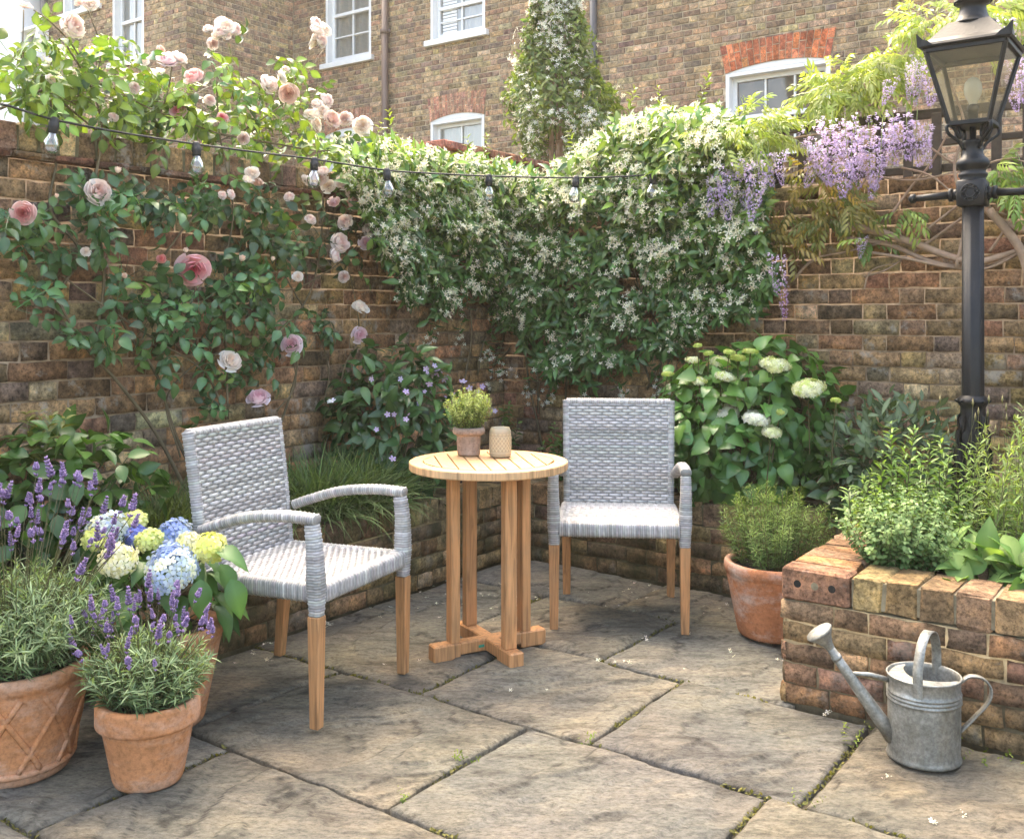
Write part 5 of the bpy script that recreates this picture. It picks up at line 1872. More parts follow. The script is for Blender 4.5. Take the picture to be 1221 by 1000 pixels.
# ------------------------------------------------------------------ wisteria on the trellis
wis = thing('wisteria', 'wisteria with lilac hanging flowers and twisted vines trained on the trellis', 'climbing plant', W(WR - .1, -1.0, .4))
vin = MB(); fol = MB()
VINES = [([(1004, 268), (1045, 276), (1090, 290), (1130, 305), (1165, 312), (1205, 302), (1260, 285)], .014), ([(1010, 285), (1060, 292), (1110, 312), (1150, 318), (1190, 312), (1240, 290)], .009), ([(1165, 235), (1190, 262), (1225, 275), (1280, 278)], .014),
         ([(1030, 300), (1080, 308), (1130, 318), (1175, 320), (1221, 300)], .006), ([(1090, 300), (1120, 280), (1150, 258), (1180, 240)], .006), ([(1085, 290), (1125, 258), (1170, 225)], .005), ([(1060, 260), (1085, 225), (1110, 195), (1130, 160)], .005),
         ([(1030, 330), (1060, 320), (1100, 290)], .004), ([(1030, 345), (1040, 322), (1075, 312)], .003), ([(945, 335), (970, 310), (1010, 300), (1050, 290)], .005), ([(1180, 300), (1200, 272), (1225, 240), (1250, 210)], .005), ([(1140, 320), (1150, 260), (1138, 200), (1150, 150), (1130, 90)], .006),
         ([(1075, 200), (1110, 210), (1150, 240), (1200, 256)], .004), ([(1100, 170), (1150, 200), (1200, 190), (1250, 200)], .004), ([(960, 200), (1000, 150), (1050, 120), (1110, 110)], .006), ([(1230, 520), (1228, 400), (1222, 310), (1180, 250)], .02), ([(1000, 250), (1035, 205), (1010, 150), (1020, 110)], .005), ([(900, 190), (930, 170), (975, 160), (1040, 150)], .005), ([(1040, 210), (1090, 215), (1140, 205)], .004)]
for (pts, r) in VINES:
    w = [on_u(x, y, WR - .05 - .06 * rng.random()) for x, y in pts]
    tube(vin, w, [r * 1.4, r * 1.15, r * .85], 8, sm=8)
vin.build('vine', M['bark'], wis, True, True)
WL_ = [(888, 150, 52, 26, 1), (870, 168, 36, 18, 1), (915, 165, 36, 22, 1), (1012, 100, 48, 28, 1), (985, 112, 34, 20, 1), (1045, 92, 40, 22, 1), (1080, 70, 28, 14, 1), (1120, 22, 45, 24, 1), (1180, 15, 55, 22, 1), (1100, 40, 22, 12, 1), (1210, 40, 30, 16, 1), (1050, 75, 30, 14, 1),
       (985, 225, 40, 18, 0), (950, 250, 42, 22, 0), (925, 270, 34, 18, 0), (990, 262, 38, 16, 0), (1015, 245, 28, 16, 0), (1080, 255, 28, 10, 2), (1195, 205, 30, 12, 2), (1210, 230, 22, 10, 2), (965, 205, 26, 14, 0), (940, 295, 26, 12, 0), (1040, 290, 14, 10, 2), (905, 285, 20, 14, 0), (1000, 120, 40, 18, 1), (1230, 215, 20, 12, 2)]
for (cx, cy, rx, ry, t) in WL_:
    n = int(rx * ry / (24 if t == 1 else 36)) + 4
    a = rng.uniform(0, 6.28, n); r = rng.random(n) ** .6
    P = np.array([on_u(x, y, WR - dd) for x, y, dd in zip(cx + rx * r * np.cos(a), cy + ry * r * np.sin(a), (rng.uniform(.22, .5, n) if cx < 945 else rng.uniform(-.10, .2, n)) if t == 1 else rng.uniform(.05, .2, n))])
    N = np.tile(-U * .45 + ZV * .9, (n, 1))
    D = nrm(np.stack([np.cos(a), np.sin(a) * .2 - .3, -.1 - .4 * np.sin(a)], 1) + np.array([0, -.15, -.05 if t == 1 else -.2]))
    cA, cB = {1: ((.20, .27, .06), (.38, .42, .14)), 0: ((.12, .18, .045), (.34, .24, .07)), 2: ((.12, .22, .05), (.26, .33, .08))}[t]
    c = mixc(cA, cB, rng.random(n)) * np.exp(rng.normal(0, .2, (n, 1)))
    leaves(fol, WIST_LEAF, P - D * .05, D, N, rng.uniform(.10, .155, n), c, 1.0, .45)
fol.build('foliage', M['leaf'], wis, True, True)
FLO = join_tpl([(leaf_tpl(1.0, 3, .3, .5, .55), rotx(.9) * .8, (0, 0, 0)), (leaf_tpl(.5, 3, -.6, .2, .5), rotx(-.1) * .75, (0, .05, 0)), (leaf_tpl(.4, 2, -.5, .1, .5), rotx(-.5) * .6, (0, 0, 0))])


def raceme(L_, Wd, n, seed, c0=(.70, .62, .82), c1=(.55, .44, .71)):
    mb = MB(); g_ = np.random.default_rng(seed)
    t = np.sort(g_.random(n)) ** .85
    a = g_.uniform(0, 6.28, n)
    r = Wd * (1 - t) ** .75 * (.55 + .45 * g_.random(n)) + .004
    O = np.stack([np.cos(a), np.sin(a), np.zeros(n)], 1)
    sway = np.stack([.02 * np.sin(t * 3 + seed), .015 * np.cos(t * 2 + seed), np.zeros(n)], 1)
    P = O * r[:, None] + sway; P[:, 2] = -L_ * t
    D = nrm(O + (0, 0, -.15) + g_.normal(0, .25, (n, 3)))
    s = .017 * (1 - .55 * t) * g_.uniform(.85, 1.15, n)
    f = np.clip(t + g_.normal(0, .15, n), 0, 1)[:, None]
    c = (np.asarray(c0) * (1 - f) + np.asarray(c1) * f) * np.exp(g_.normal(0, .16, (n, 1)))
    pale = g_.random(n) < .3
    c[pale] = c[pale] * .5 + np.array([.76, .70, .82]) * .5
    mb.inst(FLO, P, frames(D, np.tile(ZV, (n, 1)) + 1e-3) * s[:, None, None], np.clip(c, .02, .9))
    tube(mb, [(0, 0, .03), (.01, 0, -L_ * .5), (0, 0, -L_)], [.0018, .001], 4, (.25, .3, .12))
    return mb.mesh('raceme', M['petal'])


RAC = [raceme(.30, .050, 270, 1), raceme(.24, .052, 230, 2), raceme(.34, .05, 290, 3), raceme(.18, .048, 170, 4)]
RAC_D = raceme(.30, .044, 190, 5, (.64, .56, .72), (.42, .2, .5))
wl = np.array(wis.location)
RL = [(853, 203, 46), (870, 192, 58), (887, 198, 68), (900, 192, 60), (916, 180, 36), (930, 180, 34), (966, 168, 46), (978, 150, 62), (992, 142, 66), (1007, 148, 74), (1022, 140, 70), (1036, 158, 66), (1052, 148, 74), (1063, 135, 52), (1080, 132, 50), (1094, 140, 50), (1107, 150, 42), (1025, 282, 22), (1098, 66, 50), (1108, 75, 44), (1088, 75, 36), (1212, 70, 52), (1222, 60, 52), (1205, 20, 34), (1060, 92, 28), (985, 165, 48), (1016, 172, 45)]
for i, (px, py, ln) in enumerate(RL):
    P = on_u(px, py, WR - (rng.uniform(.40, .56) if px < 945 else rng.uniform(.22, .42)))
    L_ = ln / FOC * P[1]
    k = int(np.argmin([abs(L_ - q) for q in (.30, .24, .34, .18)])) if rng.random() < .6 else i % 4
    base = (.30, .24, .34, .18)[k]
    child_mesh('raceme', RAC[k], wis, P - wl, rotz(rng.uniform(0, 6.28)) @ rotx(rng.normal(0, .08)), min(L_ / base * 1.22, 1.5))
child_mesh('raceme', RAC_D, wis, on_u(931, 303, WR - .56) - wl, None, 1.0)
# ------------------------------------------------------------------ plants in the raised beds
def dome_stems(c, r, n, hmin, hmax, lean=.9, base_r=.35):
    """bases and tips of stems fanning out of a clump"""
    a = rng.uniform(0, 6.28, n); q = np.sqrt(rng.random(n))
    B = np.stack([c[0] + base_r * r * q * np.cos(a), c[1] + base_r * r * q * np.sin(a), np.full(n, c[2])], 1)
    T = np.stack([c[0] + r * q * np.cos(a), c[1] + r * q * np.sin(a), c[2] + rng.uniform(hmin, hmax, n) * (1 - .35 * lean * q ** 2)], 1)
    return B, T


def bush(name, label, cat, c, r, n, tpl, size, cA, cB, m='leaf_gloss', up=.35, ht=.38, wid=1.0, lump=.3, shell=.45, nstem=24, group=None, droop=.3, seed=1, build=True):
    root = thing(name, label, cat, (c[0], c[1], ht), 0, group)
    P, N = in_blob(n, c, r, shell, lump, seed)
    P = P[P[:, 2] > ht - .02]; N = N[-len(P):] if False else nrm((P - np.asarray(c)) / np.asarray(r) ** 2)
    k = len(P)
    D = nrm(N * .8 + np.cross(N, rnd_dir(k)) * .8 - ZV * droop)
    mb = MB()
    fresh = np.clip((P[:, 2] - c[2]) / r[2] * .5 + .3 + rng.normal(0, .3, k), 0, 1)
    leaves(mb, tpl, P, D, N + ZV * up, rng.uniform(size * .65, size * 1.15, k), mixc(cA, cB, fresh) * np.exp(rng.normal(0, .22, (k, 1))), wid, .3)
    st = MB()
    idx = rng.choice(k, min(nstem, k), replace=False)
    stems(st, [np.array([c[0] + rng.normal(0, r[0] * .15), c[1] + rng.normal(0, r[1] * .15), ht - .02]) for _ in idx], P[idx], .004, .0015, bend=.12)
    st.build('stems', M['stem'], root, True, True)
    mb.build('foliage', M[m], root, True, True)
    return root, P, N


# white hydrangea
hc = W(4.64, 0, 0); P0 = on_u(888, 500, 4.62)
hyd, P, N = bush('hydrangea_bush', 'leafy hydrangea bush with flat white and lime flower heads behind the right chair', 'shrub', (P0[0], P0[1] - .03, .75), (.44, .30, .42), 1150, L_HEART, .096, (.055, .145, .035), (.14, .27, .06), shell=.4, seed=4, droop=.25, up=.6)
HD = [(865, 489, 37, 'w'), (903, 496, 33, 'w'), (920, 512, 25, 'c'), (963, 460, 38, 'l'), (924, 432, 34, 'l'), (881, 469, 21, 'l'), (865, 447, 28, 'l'), (858, 428, 24, 'l'), (895, 416, 18, 'g'), (870, 417, 15, 'g'), (834, 451, 18, 'l'), (880, 424, 20, 'g'), (832, 409, 10, 'g'), (826, 426, 18, 'l'), (997, 474, 12, 'g'), (931, 488, 14, 'g'), (796, 443, 14, 'g'), (845, 418, 12, 'g')]
HCOL = {'w': ((.80, .80, .72), (.76, .78, .62)), 'c': ((.78, .78, .62), (.66, .70, .40)), 'l': ((.66, .70, .38), (.74, .76, .56), (.52, .60, .22)), 'g': ((.42, .52, .12), (.52, .58, .2))}
hl = np.array(hyd.location)
sst = MB()
for (px, py, d, k) in HD:
    P_ = on_u(px, py + 3, 4.62 - .30 + rng.uniform(0, .08))
    rad = d / 2 / FOC * P_[1] * .95
    mb = cluster_flower(int(70 + 3.2 * d * d / 10), rad, .42, max(.006, rad * .17), HCOL[k])
    child_mesh('flower_head', mb.mesh('flower_head', M['petal']), hyd, P_ - hl, axes_to(ZV + (0, -.22, 0) + rng.normal(0, .1, 3)))
    stems(sst, [P_ + (rng.normal(0, .03), .08, -.3)], [P_], .0035, .0025)
sst.build('flower_stalk', M['stem'], hyd, True, True)

# purple flowered shrub behind the table
P0 = on_v(468, 500, -3.38)
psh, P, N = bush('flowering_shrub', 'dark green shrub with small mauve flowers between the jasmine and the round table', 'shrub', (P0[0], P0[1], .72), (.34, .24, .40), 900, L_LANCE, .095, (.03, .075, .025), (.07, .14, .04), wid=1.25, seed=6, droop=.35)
mb = MB()
FLW = [(522, 444, 13), (512, 458, 11), (484, 467, 10), (552, 455, 12), (575, 461, 9), (560, 463, 10), (508, 440, 9), (462, 494, 9), (470, 494, 8), (484, 500, 9), (468, 547, 11), (507, 520, 9), (530, 452, 10), (443, 452, 8), (478, 452, 9), (396, 478, 12), (540, 470, 8), (590, 490, 8), (518, 436, 9), (449, 512, 8), (500, 480, 8), (566, 500, 8)]
for (px, py, d) in FLW:
    P_ = on_v(px, py, -3.15 + rng.uniform(-.06, .03)); n_ = nrm(np.array([.1, -1, .3]) + rng.normal(0, .35, 3))
    rad = d / 2 / FOC * P_[1] * .85
    fm = frames(np.cross(n_[None], rnd_dir(1)), n_[None])
    if px == 396: cc = (.62, .66, .74)
    else: cc = (.56, .44, .66)
    mb.inst(FL5W, [P_], fm * rad, vary(cc, 1, .1, .05))
    for q in range(int(rng.random() < .5)):
        mb.inst(FL5W, [P_ + rng.normal(0, rad * 1.3, 3)], frames(rnd_dir(1), rnd_dir(1)) * rad * .6, vary(cc, 1, .1, .05))
tag(mb.build('blossom', M['petal'], psh, True, True), kind='stuff')

# low leafy plant at the left end
P0 = on_v(62, 580, -3.4)
lsh, P, N = bush('leafy_shrub', 'broad leaved green shrub above the lavender at the foot of the left wall', 'shrub', (P0[0], P0[1], .66), (.34, .2, .26), 420, L_OVAL, .095, (.03, .08, .02), (.09, .17, .035), seed=8, droop=.3, shell=.3)
lf_ = MB(); s_ = MB()
b = on_v(45, 560, -3.38)
for k in range(6):
    t = b + np.array([rng.normal(0, .06), rng.normal(0, .03), .16 + .05 * rng.random()])
    leafy_stems(lf_, s_, [b - ZV * .05], [t], L_LANCE, .06, .03, (.12, .15, .04), (.22, .2, .06), up=.5)
lf_.build('young_shoots', M['leaf'], lsh, True, True)


def tuft(name, label, spots, n, ln, cols, group, h0=.37, w=1.0, cat='grass'):
    root = thing(name, label, cat, (spots[0][0], spots[0][1], h0), 0, group)
    mb = MB()
    for (x, y, r) in spots:
        for bt in BLADES:
            k = n // 3
            a = rng.uniform(0, 6.28, k); q = np.sqrt(rng.random(k)) * r * .55
            P = np.stack([x + q * np.cos(a), y + q * np.sin(a), np.full(k, h0 - .01)], 1)
            el = rng.uniform(.75, 1.45, k)
            D = np.stack([np.cos(a + rng.normal(0, .6, k)) * np.cos(el), np.sin(a) * np.cos(el), np.sin(el)], 1)
            s = ln * rng.uniform(.6, 1.15, k)
            Fm = frames(D, np.tile(ZV, (k, 1)) + D * .01 + rng.normal(0, .25, (k, 3)))
            Fm = Fm * np.stack([s * w, s, s], -1)[:, None, :]
            mb.inst(bt, P, Fm, mixc(cols[0], cols[1], rng.random(k)) * np.exp(rng.normal(0, .25, (k, 1))))
    mb.build('foliage', M['leaf_matt'], root, True, True)
    return root


sp = [(*on_v(px, 560, -3.38)[:2], .18) for px in (345, 375, 405, 432, 455)] + [(*on_v(px, 590, -3.27)[:2], .13) for px in (385, 415, 440)]
tuft('grass_tuft', 'dense mondo grass tuft behind the arms of the sideways wicker chair', sp, 600, .34, ((.06, .105, .035), (.17, .23, .09)), 'mondo grass tufts')
sp = [(*on_v(px, 590, -3.38)[:2], .16) for px in (150, 178, 205, 232, 262, 300)] + [(*on_v(px, 620, -3.27)[:2], .12) for px in (170, 205, 235)]
tuft('grass_tuft', 'dull mondo grass tuft between the left shrub and the chair back', sp, 460, .32, ((.06, .095, .035), (.15, .19, .075)), 'mondo grass tufts')

# small plants right of the table in the back bed
for (px, py0, py1, lab, nst, cA) in ((664, 590, 502, 'small upright green seedling beside the left arm of the right chair', 7, (.06, .13, .03)), (606, 560, 482, 'thin leafy sprig standing behind the patterned jar', 6, (.05, .10, .035))):
    b = on_u(px, 560, 4.55); b[2] = .37
    t0 = on_u(px, py1, 4.55)
    root = thing('small_plant', lab, 'plant', b)
    mb = MB(); st = MB()
    B = np.repeat(b[None], nst, 0); T = np.array([[b[0] + rng.normal(0, .06), b[1] + rng.normal(0, .04), t0[2] * rng.uniform(.82, 1.0)] for _ in range(nst)])
    leafy_stems(mb, st, B, T, L_LANCE, .06, .028, cA, (.10, .18, .04), up=.25, wid=1.3, jit=.35)
    st.build('stems', M['stem'], root, True, True); mb.build('foliage', M['leaf'], root, True, True)

# sage
P0 = on_u(1068, 540, 4.6)
bush('sage_bush', 'grey green sage bush at the foot of the street lamp beside the hydrangea', 'shrub', (P0[0], P0[1], .62), (.30, .22, .31), 800, L_LANCE2, .085, (.065, .105, .06), (.15, .20, .12), 'leaf_matt', wid=1.25, ht=.38, seed=11, droop=-.2)

# tall willowy herb with whorled leaves
root = thing('tall_herb', 'tall bright green herb with whorled narrow leaves in front of the lamp post', 'herb', on_u(1090, 600, 3.95) * (1, 1, 0) + ZV * .4)
mb = MB(); st = MB(); B, T = [], []
for (px, py) in [(1062, 505), (1090, 512), (1110, 528), (1122, 522), (1078, 535), (1100, 545), (1052, 540), (1040, 562), (1132, 545), (1155, 535), (1162, 560), (1070, 560), (1012, 585), (1048, 575), (1120, 560), (1030, 570), (1150, 600), (1142, 575), (1095, 560), (1085, 585), (1160, 590), (1060, 590)]:
    t = on_u(px, py, rng.uniform(3.85, 4.15)); T.append(t); B.append(np.array([t[0] + rng.normal(0, .03), t[1] + rng.normal(0, .03), .40]))
leafy_stems(mb, st, B, T, leaf_tpl(.2, 3, .3, .3, .5, tip=.7), .085, .02, (.08, .165, .05), (.21, .32, .09), up=.42, start=.2, whorl=3, wid=1.1, r=.003, jit=.2, tipscale=.45, bend=.02)
st.build('stems', M['stem'], root, True, True); mb.build('foliage', M['leaf'], root, True, True)

# feathery pale herb on the right
root = thing('feathery_herb', 'loose feathery yellow green herb right of the lamp post', 'herb', on_u(1200, 600, 3.85) * (1, 1, 0) + ZV * .4)
mb = MB(); st = MB(); B, T = [], []
for k in range(60):
    px = rng.uniform(1165, 1260); py = rng.uniform(505, 620) - (20 if px > 1200 else 0)
    t = on_u(px, py, rng.uniform(3.75, 4.2)); T.append(t); B.append(np.array([t[0] + rng.normal(-.02, .05), t[1] + rng.normal(0, .05), .40]))
leafy_stems(mb, st, B, T, L_NARROW, .065, .022, (.11, .18, .055), (.25, .32, .12), up=.5, start=.1, whorl=2, wid=.8, r=.0018, jit=.35, bend=.06)
for k in range(14):
    px = rng.uniform(1120, 1235); b = on_u(px, 570, 4.2); b[2] = .4
    t = on_u(px + rng.normal(0, 12), rng.uniform(462, 520), 4.2)
    tube(st, [b, (b + t) / 2 + rng.normal(0, .01, 3), t], [.0016, .0008], 4, sm=4)
    mb.inst(octa(.005, .005, .02), [t], np.eye(3)[None], np.array([[.28, .24, .12]]))
st.build('stems', M['stem'], root, True, True); mb.build('foliage', M['leaf_matt'], root, True, True)

# oregano cushion spilling over the corner of the bed
c = on_u(1076, 660, 3.62); c[2] = .43
root = thing('oregano_bush', 'rounded cushion of small leaved oregano on the corner of the warm brick bed', 'herb', c)
mb = MB(); st = MB()
B, T = dome_stems(c, .235, 190, .12, .31, 1.0, .55)
leafy_stems(mb, st, B, T, L_OVAL, .024, .013, (.06, .13, .04), (.19, .28, .115), up=.3, start=.1, whorl=2, wid=1.15, r=.0013, jit=.3, tipscale=.7)
st.build('stems', M['stem'], root, True, True); mb.build('foliage', M['leaf_matt'], root, True, True)

# rosettes of broad soft leaves
for (px, u_, lab, n, s) in ((1172, 3.58, 'broad leaved rosette of soft green leaves beside the oregano', 60, .14), (1235, 3.55, 'broad leaved rosette cut by the right edge of the view', 60, .14)):
    c = on_u(px, 660, u_); c[2] = .42
    root = thing('leafy_rosette', lab, 'herb', c, 0, 'broad leaved rosettes')
    a = rng.uniform(0, 6.28, n); el = rng.uniform(-.1, 1.1, n)
    D = np.stack([np.cos(a) * np.cos(el), np.sin(a) * np.cos(el), np.sin(el)], 1)
    P = c + D * .03 + np.stack([rng.normal(0, .05, n), rng.normal(0, .04, n), rng.uniform(0, .08, n)], 1)
    mb = MB()
    leaves(mb, L_OVAL2, P, D, np.tile(ZV, (n, 1)) - D * .3, rng.uniform(.5, 1.05, n) * s, mixc((.07, .15, .04), (.18, .28, .09), rng.random(n)) * np.exp(rng.normal(0, .2, (n, 1))), .85, .35)
    mb.build('foliage', M['leaf_matt'], root, True, True)

# dark filling plants at the back of the beds
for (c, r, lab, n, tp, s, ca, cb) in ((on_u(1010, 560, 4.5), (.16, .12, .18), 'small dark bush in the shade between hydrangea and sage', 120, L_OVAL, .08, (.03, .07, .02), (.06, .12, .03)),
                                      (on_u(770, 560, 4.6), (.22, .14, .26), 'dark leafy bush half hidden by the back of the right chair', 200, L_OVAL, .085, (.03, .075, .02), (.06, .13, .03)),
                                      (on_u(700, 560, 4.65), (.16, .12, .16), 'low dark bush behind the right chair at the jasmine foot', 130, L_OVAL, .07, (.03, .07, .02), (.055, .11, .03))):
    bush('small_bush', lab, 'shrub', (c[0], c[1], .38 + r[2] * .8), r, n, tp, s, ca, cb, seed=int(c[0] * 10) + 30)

# ------------------------------------------------------------------ pots
def pot(root, r_rim, r_base, h, rim_h, m, lattice=False, band=True, thick=.016, wob=.006):
    mb = MB()
    rt = r_rim - (.012 if band else .004)
    rb = r_base
    zr = h - rim_h
    rr = lambda z: rb + (rt - .004 - rb) * z / zr
    pr = [(.001, .003), (rb * .96, .003), (rb, .010)]
    for z in np.linspace(.02, zr - .008, 9): pr.append((rr(z), z))
    if band: pr += [(rr(zr), zr - .004), (rt + .006, zr), (r_rim - .001, zr + .004), (r_rim, zr + .010), (r_rim, h - .012), (r_rim - .003, h - .004), (r_rim - .009, h)]
    else: pr += [(rr(zr), zr), (r_rim - .006, zr + .002), (r_rim, zr + rim_h * .4), (r_rim, zr + rim_h * .7), (r_rim - .004, h - .003), (r_rim - .010, h)]
    pr += [(r_rim - .012 - thick, h - .004), (r_rim - .014 - thick, h - rim_h), (rb - .01, .04)]
    sd = rng.uniform(0, 6)
    lathe(mb, pr, 64, wob=lambda a, z: 1 + wob * .6 * np.sin(2 * a + sd) + wob * .4 * np.sin(3 * a + sd * 2 + z * 9))
    if lattice:
        zlo, zhi = .045, zr - .012
        nb_ = 9
        for s in (-1, 1):
            for k in range(nb_):
                t = np.linspace(0, 1, 14)
                z = zlo + (zhi - zlo) * t; a = 2 * math.pi * k / nb_ + s * t * .72 + (.35 if s > 0 else 0)
                p = np.stack([rr(z) * np.cos(a), rr(z) * np.sin(a), z], 1)
                tube(mb, p, .0085, 6)
        for z in (zlo - .008,):
            a = np.linspace(0, 2 * math.pi, 49)
            tube(mb, np.stack([rr(z) * np.cos(a), rr(z) * np.sin(a), np.full(49, z)], 1), .010, 6, cap=False)
    po = mb.build('pot', M[m], root, True)
    mb = MB()
    ri = r_rim - .013 - thick
    a = np.linspace(0, 2 * math.pi, 28, endpoint=False)
    vs = [(0, 0, h - rim_h * .62)]
    for f in (.5, 1.0):
        vs += [(ri * f * math.cos(x), ri * f * math.sin(x), h - rim_h * .62 + rng.normal(0, .004)) for x in a]
    fs = [(0, 1 + i, 1 + (i + 1) % 28) for i in range(28)] + [(1 + i, 29 + i, 29 + (i + 1) % 28, 1 + (i + 1) % 28) for i in range(28)]
    mb.add(vs, fs)
    mb.build('soil', M['soil'], root, True)
    return po


def lav_spike(L_, seed):
    g_ = np.random.default_rng(seed); mb = MB()
    o = octa(.0034, .0034, .0066)
    zs = np.concatenate([[0, .004], np.linspace(.022, L_, 6)])
    for i, z in enumerate(zs[1:]):
        k = 7 if i else 4
        w = (.6 if i == 0 else 1) * (1 - .75 * (i / 6.5) ** 1.6)
        a = g_.uniform(0, 6.28) + np.arange(k) * 2 * math.pi / k
        P = np.stack([np.cos(a) * .0062 * w, np.sin(a) * .0062 * w, z + g_.normal(0, .0011, k)], 1)
        n = nrm(np.stack([np.cos(a), np.sin(a), np.full(k, 1.1)], 1))
        Fm = np.stack([axes_to(q) for q in n]) * (g_.uniform(.8, 1.35, k) * (.6 + .4 * w))[:, None, None]
        f = np.clip(g_.random(k) + .2, 0, 1)[:, None]
        mb.inst(o, P, Fm, (np.array([.13, .085, .21]) * (1 - f) + np.array([.37, .265, .48]) * f))
    return mb.mesh('flower_spike', M['petal'])


SPK = [lav_spike(.055, 1), lav_spike(.045, 2), lav_spike(.065, 3), lav_spike(.035, 4)]


def lavender(root, r, z0, h, nst, nsp, sph, k_=1.0):
    mb = MB(); st = MB()
    B, T = dome_stems((0, 0, z0), r, nst, h * .6, h, 1.0, .5)
    leafy_stems(mb, st, B, T, L_NARROW, .050, .0135, (.085, .14, .062), (.19, .26, .14), up=.55, start=.12, whorl=2, wid=.62, r=.0013, jit=.35, tipscale=.8, bend=.12)
    st2 = MB()
    sp_ = []
    for k in range(nsp):
        a = rng.uniform(0, 6.28); q = math.sqrt(rng.random())
        b = np.array([math.cos(a) * r * q * .5, math.sin(a) * r * q * .5, z0 + h * .5])
        t = np.array([math.cos(a) * r * q * 1.08, math.sin(a) * r * q * 1.08, z0 + rng.uniform(*sph) - .06 * q * q]) + rng.normal(0, .01, 3)
        p = stems(st2, [b], [t], .0014, .0010, bend=.05)[0]
        sp_.append((t, nrm(p[-1] - p[-2] + ZV * .1)))
    st.build('stems', M['stem'], root, True)
    mb.build('foliage', M['leaf_matt'], root, True)
    st2.build('flower_stalk', M['stem'], root, True)
    for (t, d) in sp_:
        child_mesh('flower_spike', SPK[rng.integers(4)], root, t, axes_to(nrm(d + rng.normal(0, .16, 3))), k_ * rng.uniform(.7, 1.2))


# big lattice pot
pt = thing('potted_lavender', 'big terracotta pot with raised lattice bands holding a large lavender', 'potted plant', (-1.425, 2.88, .004), 0, 'potted lavenders')
pot(pt, .203, .150, .31, .045, 'terra', True, False)
lavender(pt, .30, .28, .30, 260, 95, (.33, .54))
pt = thing('potted_lavender', 'small plain terracotta pot of lavender standing in front', 'potted plant', (-1.014, 2.805, .004), 0, 'potted lavenders')
pot(pt, .139, .092, .232, .066, 'terra')
lavender(pt, .175, .20, .215, 170, 52, (.20, .335), .85)

# blue hydrangea
ph_ = thing('potted_hydrangea', 'terracotta pot of blue and cream mophead hydrangea beside the wicker chair', 'potted plant', (-1.105, 3.21, .004))
pot(ph_, .180, .118, .315, .05, 'terra', False, False)
mb = MB(); st = MB()
ln_ = np.array(ph_.location)
n = 105
P, N = in_blob(n, (-.02, .02, .41), (.24, .21, .15), .55, .2, 3)
leaves(mb, L_OVAL2, P, nrm(N * (1, 1, .2) - ZV * .25), N * .4 + ZV, rng.uniform(.09, .135, len(P)), mixc((.035, .10, .03), (.09, .18, .045), rng.random(len(P))), .85, .22)
for (px, py, Y, dx, dz) in ((262, 672, 3.15, .6, -.5), (255, 655, 3.1, .7, -.1), (238, 690, 3.05, .3, -.7), (275, 690, 3.1, .6, -.9)):
    leaves(mb, L_OVAL2, [at(px, py, Y) - ln_], [(dx, -.3, dz)], [(0, -.3, 1)], [.125], np.array([[.075, .17, .045]]), .85, .12)
HY_ = [(128, 633, 50, 3.22, 'bc'), (141, 668, 44, 3.06, 'cr'), (178, 644, 30, 3.2, 'li'), (207, 640, 42, 3.26, 'bl'), (206, 680, 62, 3.04, 'bl2'), (251, 653, 38, 3.12, 'ye'), (226, 648, 28, 3.2, 'cr'), (112, 645, 26, 3.12, 'li'), (202, 661, 30, 3.12, 'bl'), (162, 622, 26, 3.3, 'li'), (163, 640, 26, 3.24, 'bl3')]
HC2 = {'bc': ((.38, .47, .66), (.55, .62, .62), (.72, .74, .45)), 'cr': ((.76, .74, .48), (.80, .80, .64), (.68, .70, .38)), 'li': ((.72, .74, .34), (.62, .68, .26)), 'bl': ((.24, .33, .64), (.36, .46, .68), (.50, .58, .70)), 'bl2': ((.26, .36, .66), (.38, .48, .69), (.50, .60, .70), (.68, .72, .55)), 'ye': ((.66, .70, .22), (.74, .76, .36)), 'bl3': ((.16, .2, .55), (.28, .34, .62))}
for (px, py, d, Y, k) in HY_:
    P_ = at(px, py, Y) - ln_
    rad = d / 2 / FOC * Y * 1.0
    h_ = cluster_flower(int(34 + 46 * (rad / .06) ** 2), rad, .8, .0165, HC2[k])
    child_mesh('flower_head', h_.mesh('flower_head', M['petal']), ph_, P_, axes_to(ZV + (0, -.45, 0) + rng.normal(0, .15, 3)))
    stems(st, [np.array([rng.normal(0, .05), rng.normal(0, .05), .28])], [P_], .004, .003, bend=.05)
stems(st, [np.array([rng.normal(0, .05), rng.normal(0, .05), .28]) for _ in range(24)], P[:24], .003, .002, bend=.05)
st.build('stems', M['stem'], ph_, True); mb.build('foliage', M['leaf'], ph_, True)

# rosemary
rp = thing('potted_rosemary', 'limed terracotta pot of bushy rosemary beside the right brick bed', 'potted plant', (1.07, 4.09, .004))
pot(rp, .205, .148, .30, .05, 'terra_pale', False, False)
mb = MB(); st = MB()
B, T = dome_stems((0, 0, .27), .235, 120, .16, .36, .9, .6)
leafy_stems(mb, st, B, T, L_NARROW, .036, .010, (.06, .115, .035), (.18, .26, .07), up=.45, start=.1, whorl=3, wid=.6, r=.0018, jit=.25, tipscale=.7, bend=.08)
st.build('stems', M['stem'], rp, True); mb.build('foliage', M['leaf_matt'], rp, True)

# thyme on the table
ZT = .741
tp_ = thing('potted_thyme', 'little weathered clay pot of thyme on the round table', 'potted plant', (-.172, 4.0, ZT))
pot(tp_, .064, .045, .113, .028, 'terra_grey', False, True, .006, .004)
mb = MB(); st = MB()
B, T = dome_stems((0, 0, .095), .098, 150, .085, .18, .7, .4)
leafy_stems(mb, st, B, T, L_LANCE2, .014, .0058, (.12, .18, .05), (.29, .35, .12), up=.4, start=.1, whorl=2, wid=1.2, r=.0008, jit=.3, tipscale=.8, bend=.1)
st.build('stems', M['stem'], tp_, True); mb.build('foliage', M['leaf_matt'], tp_, True)

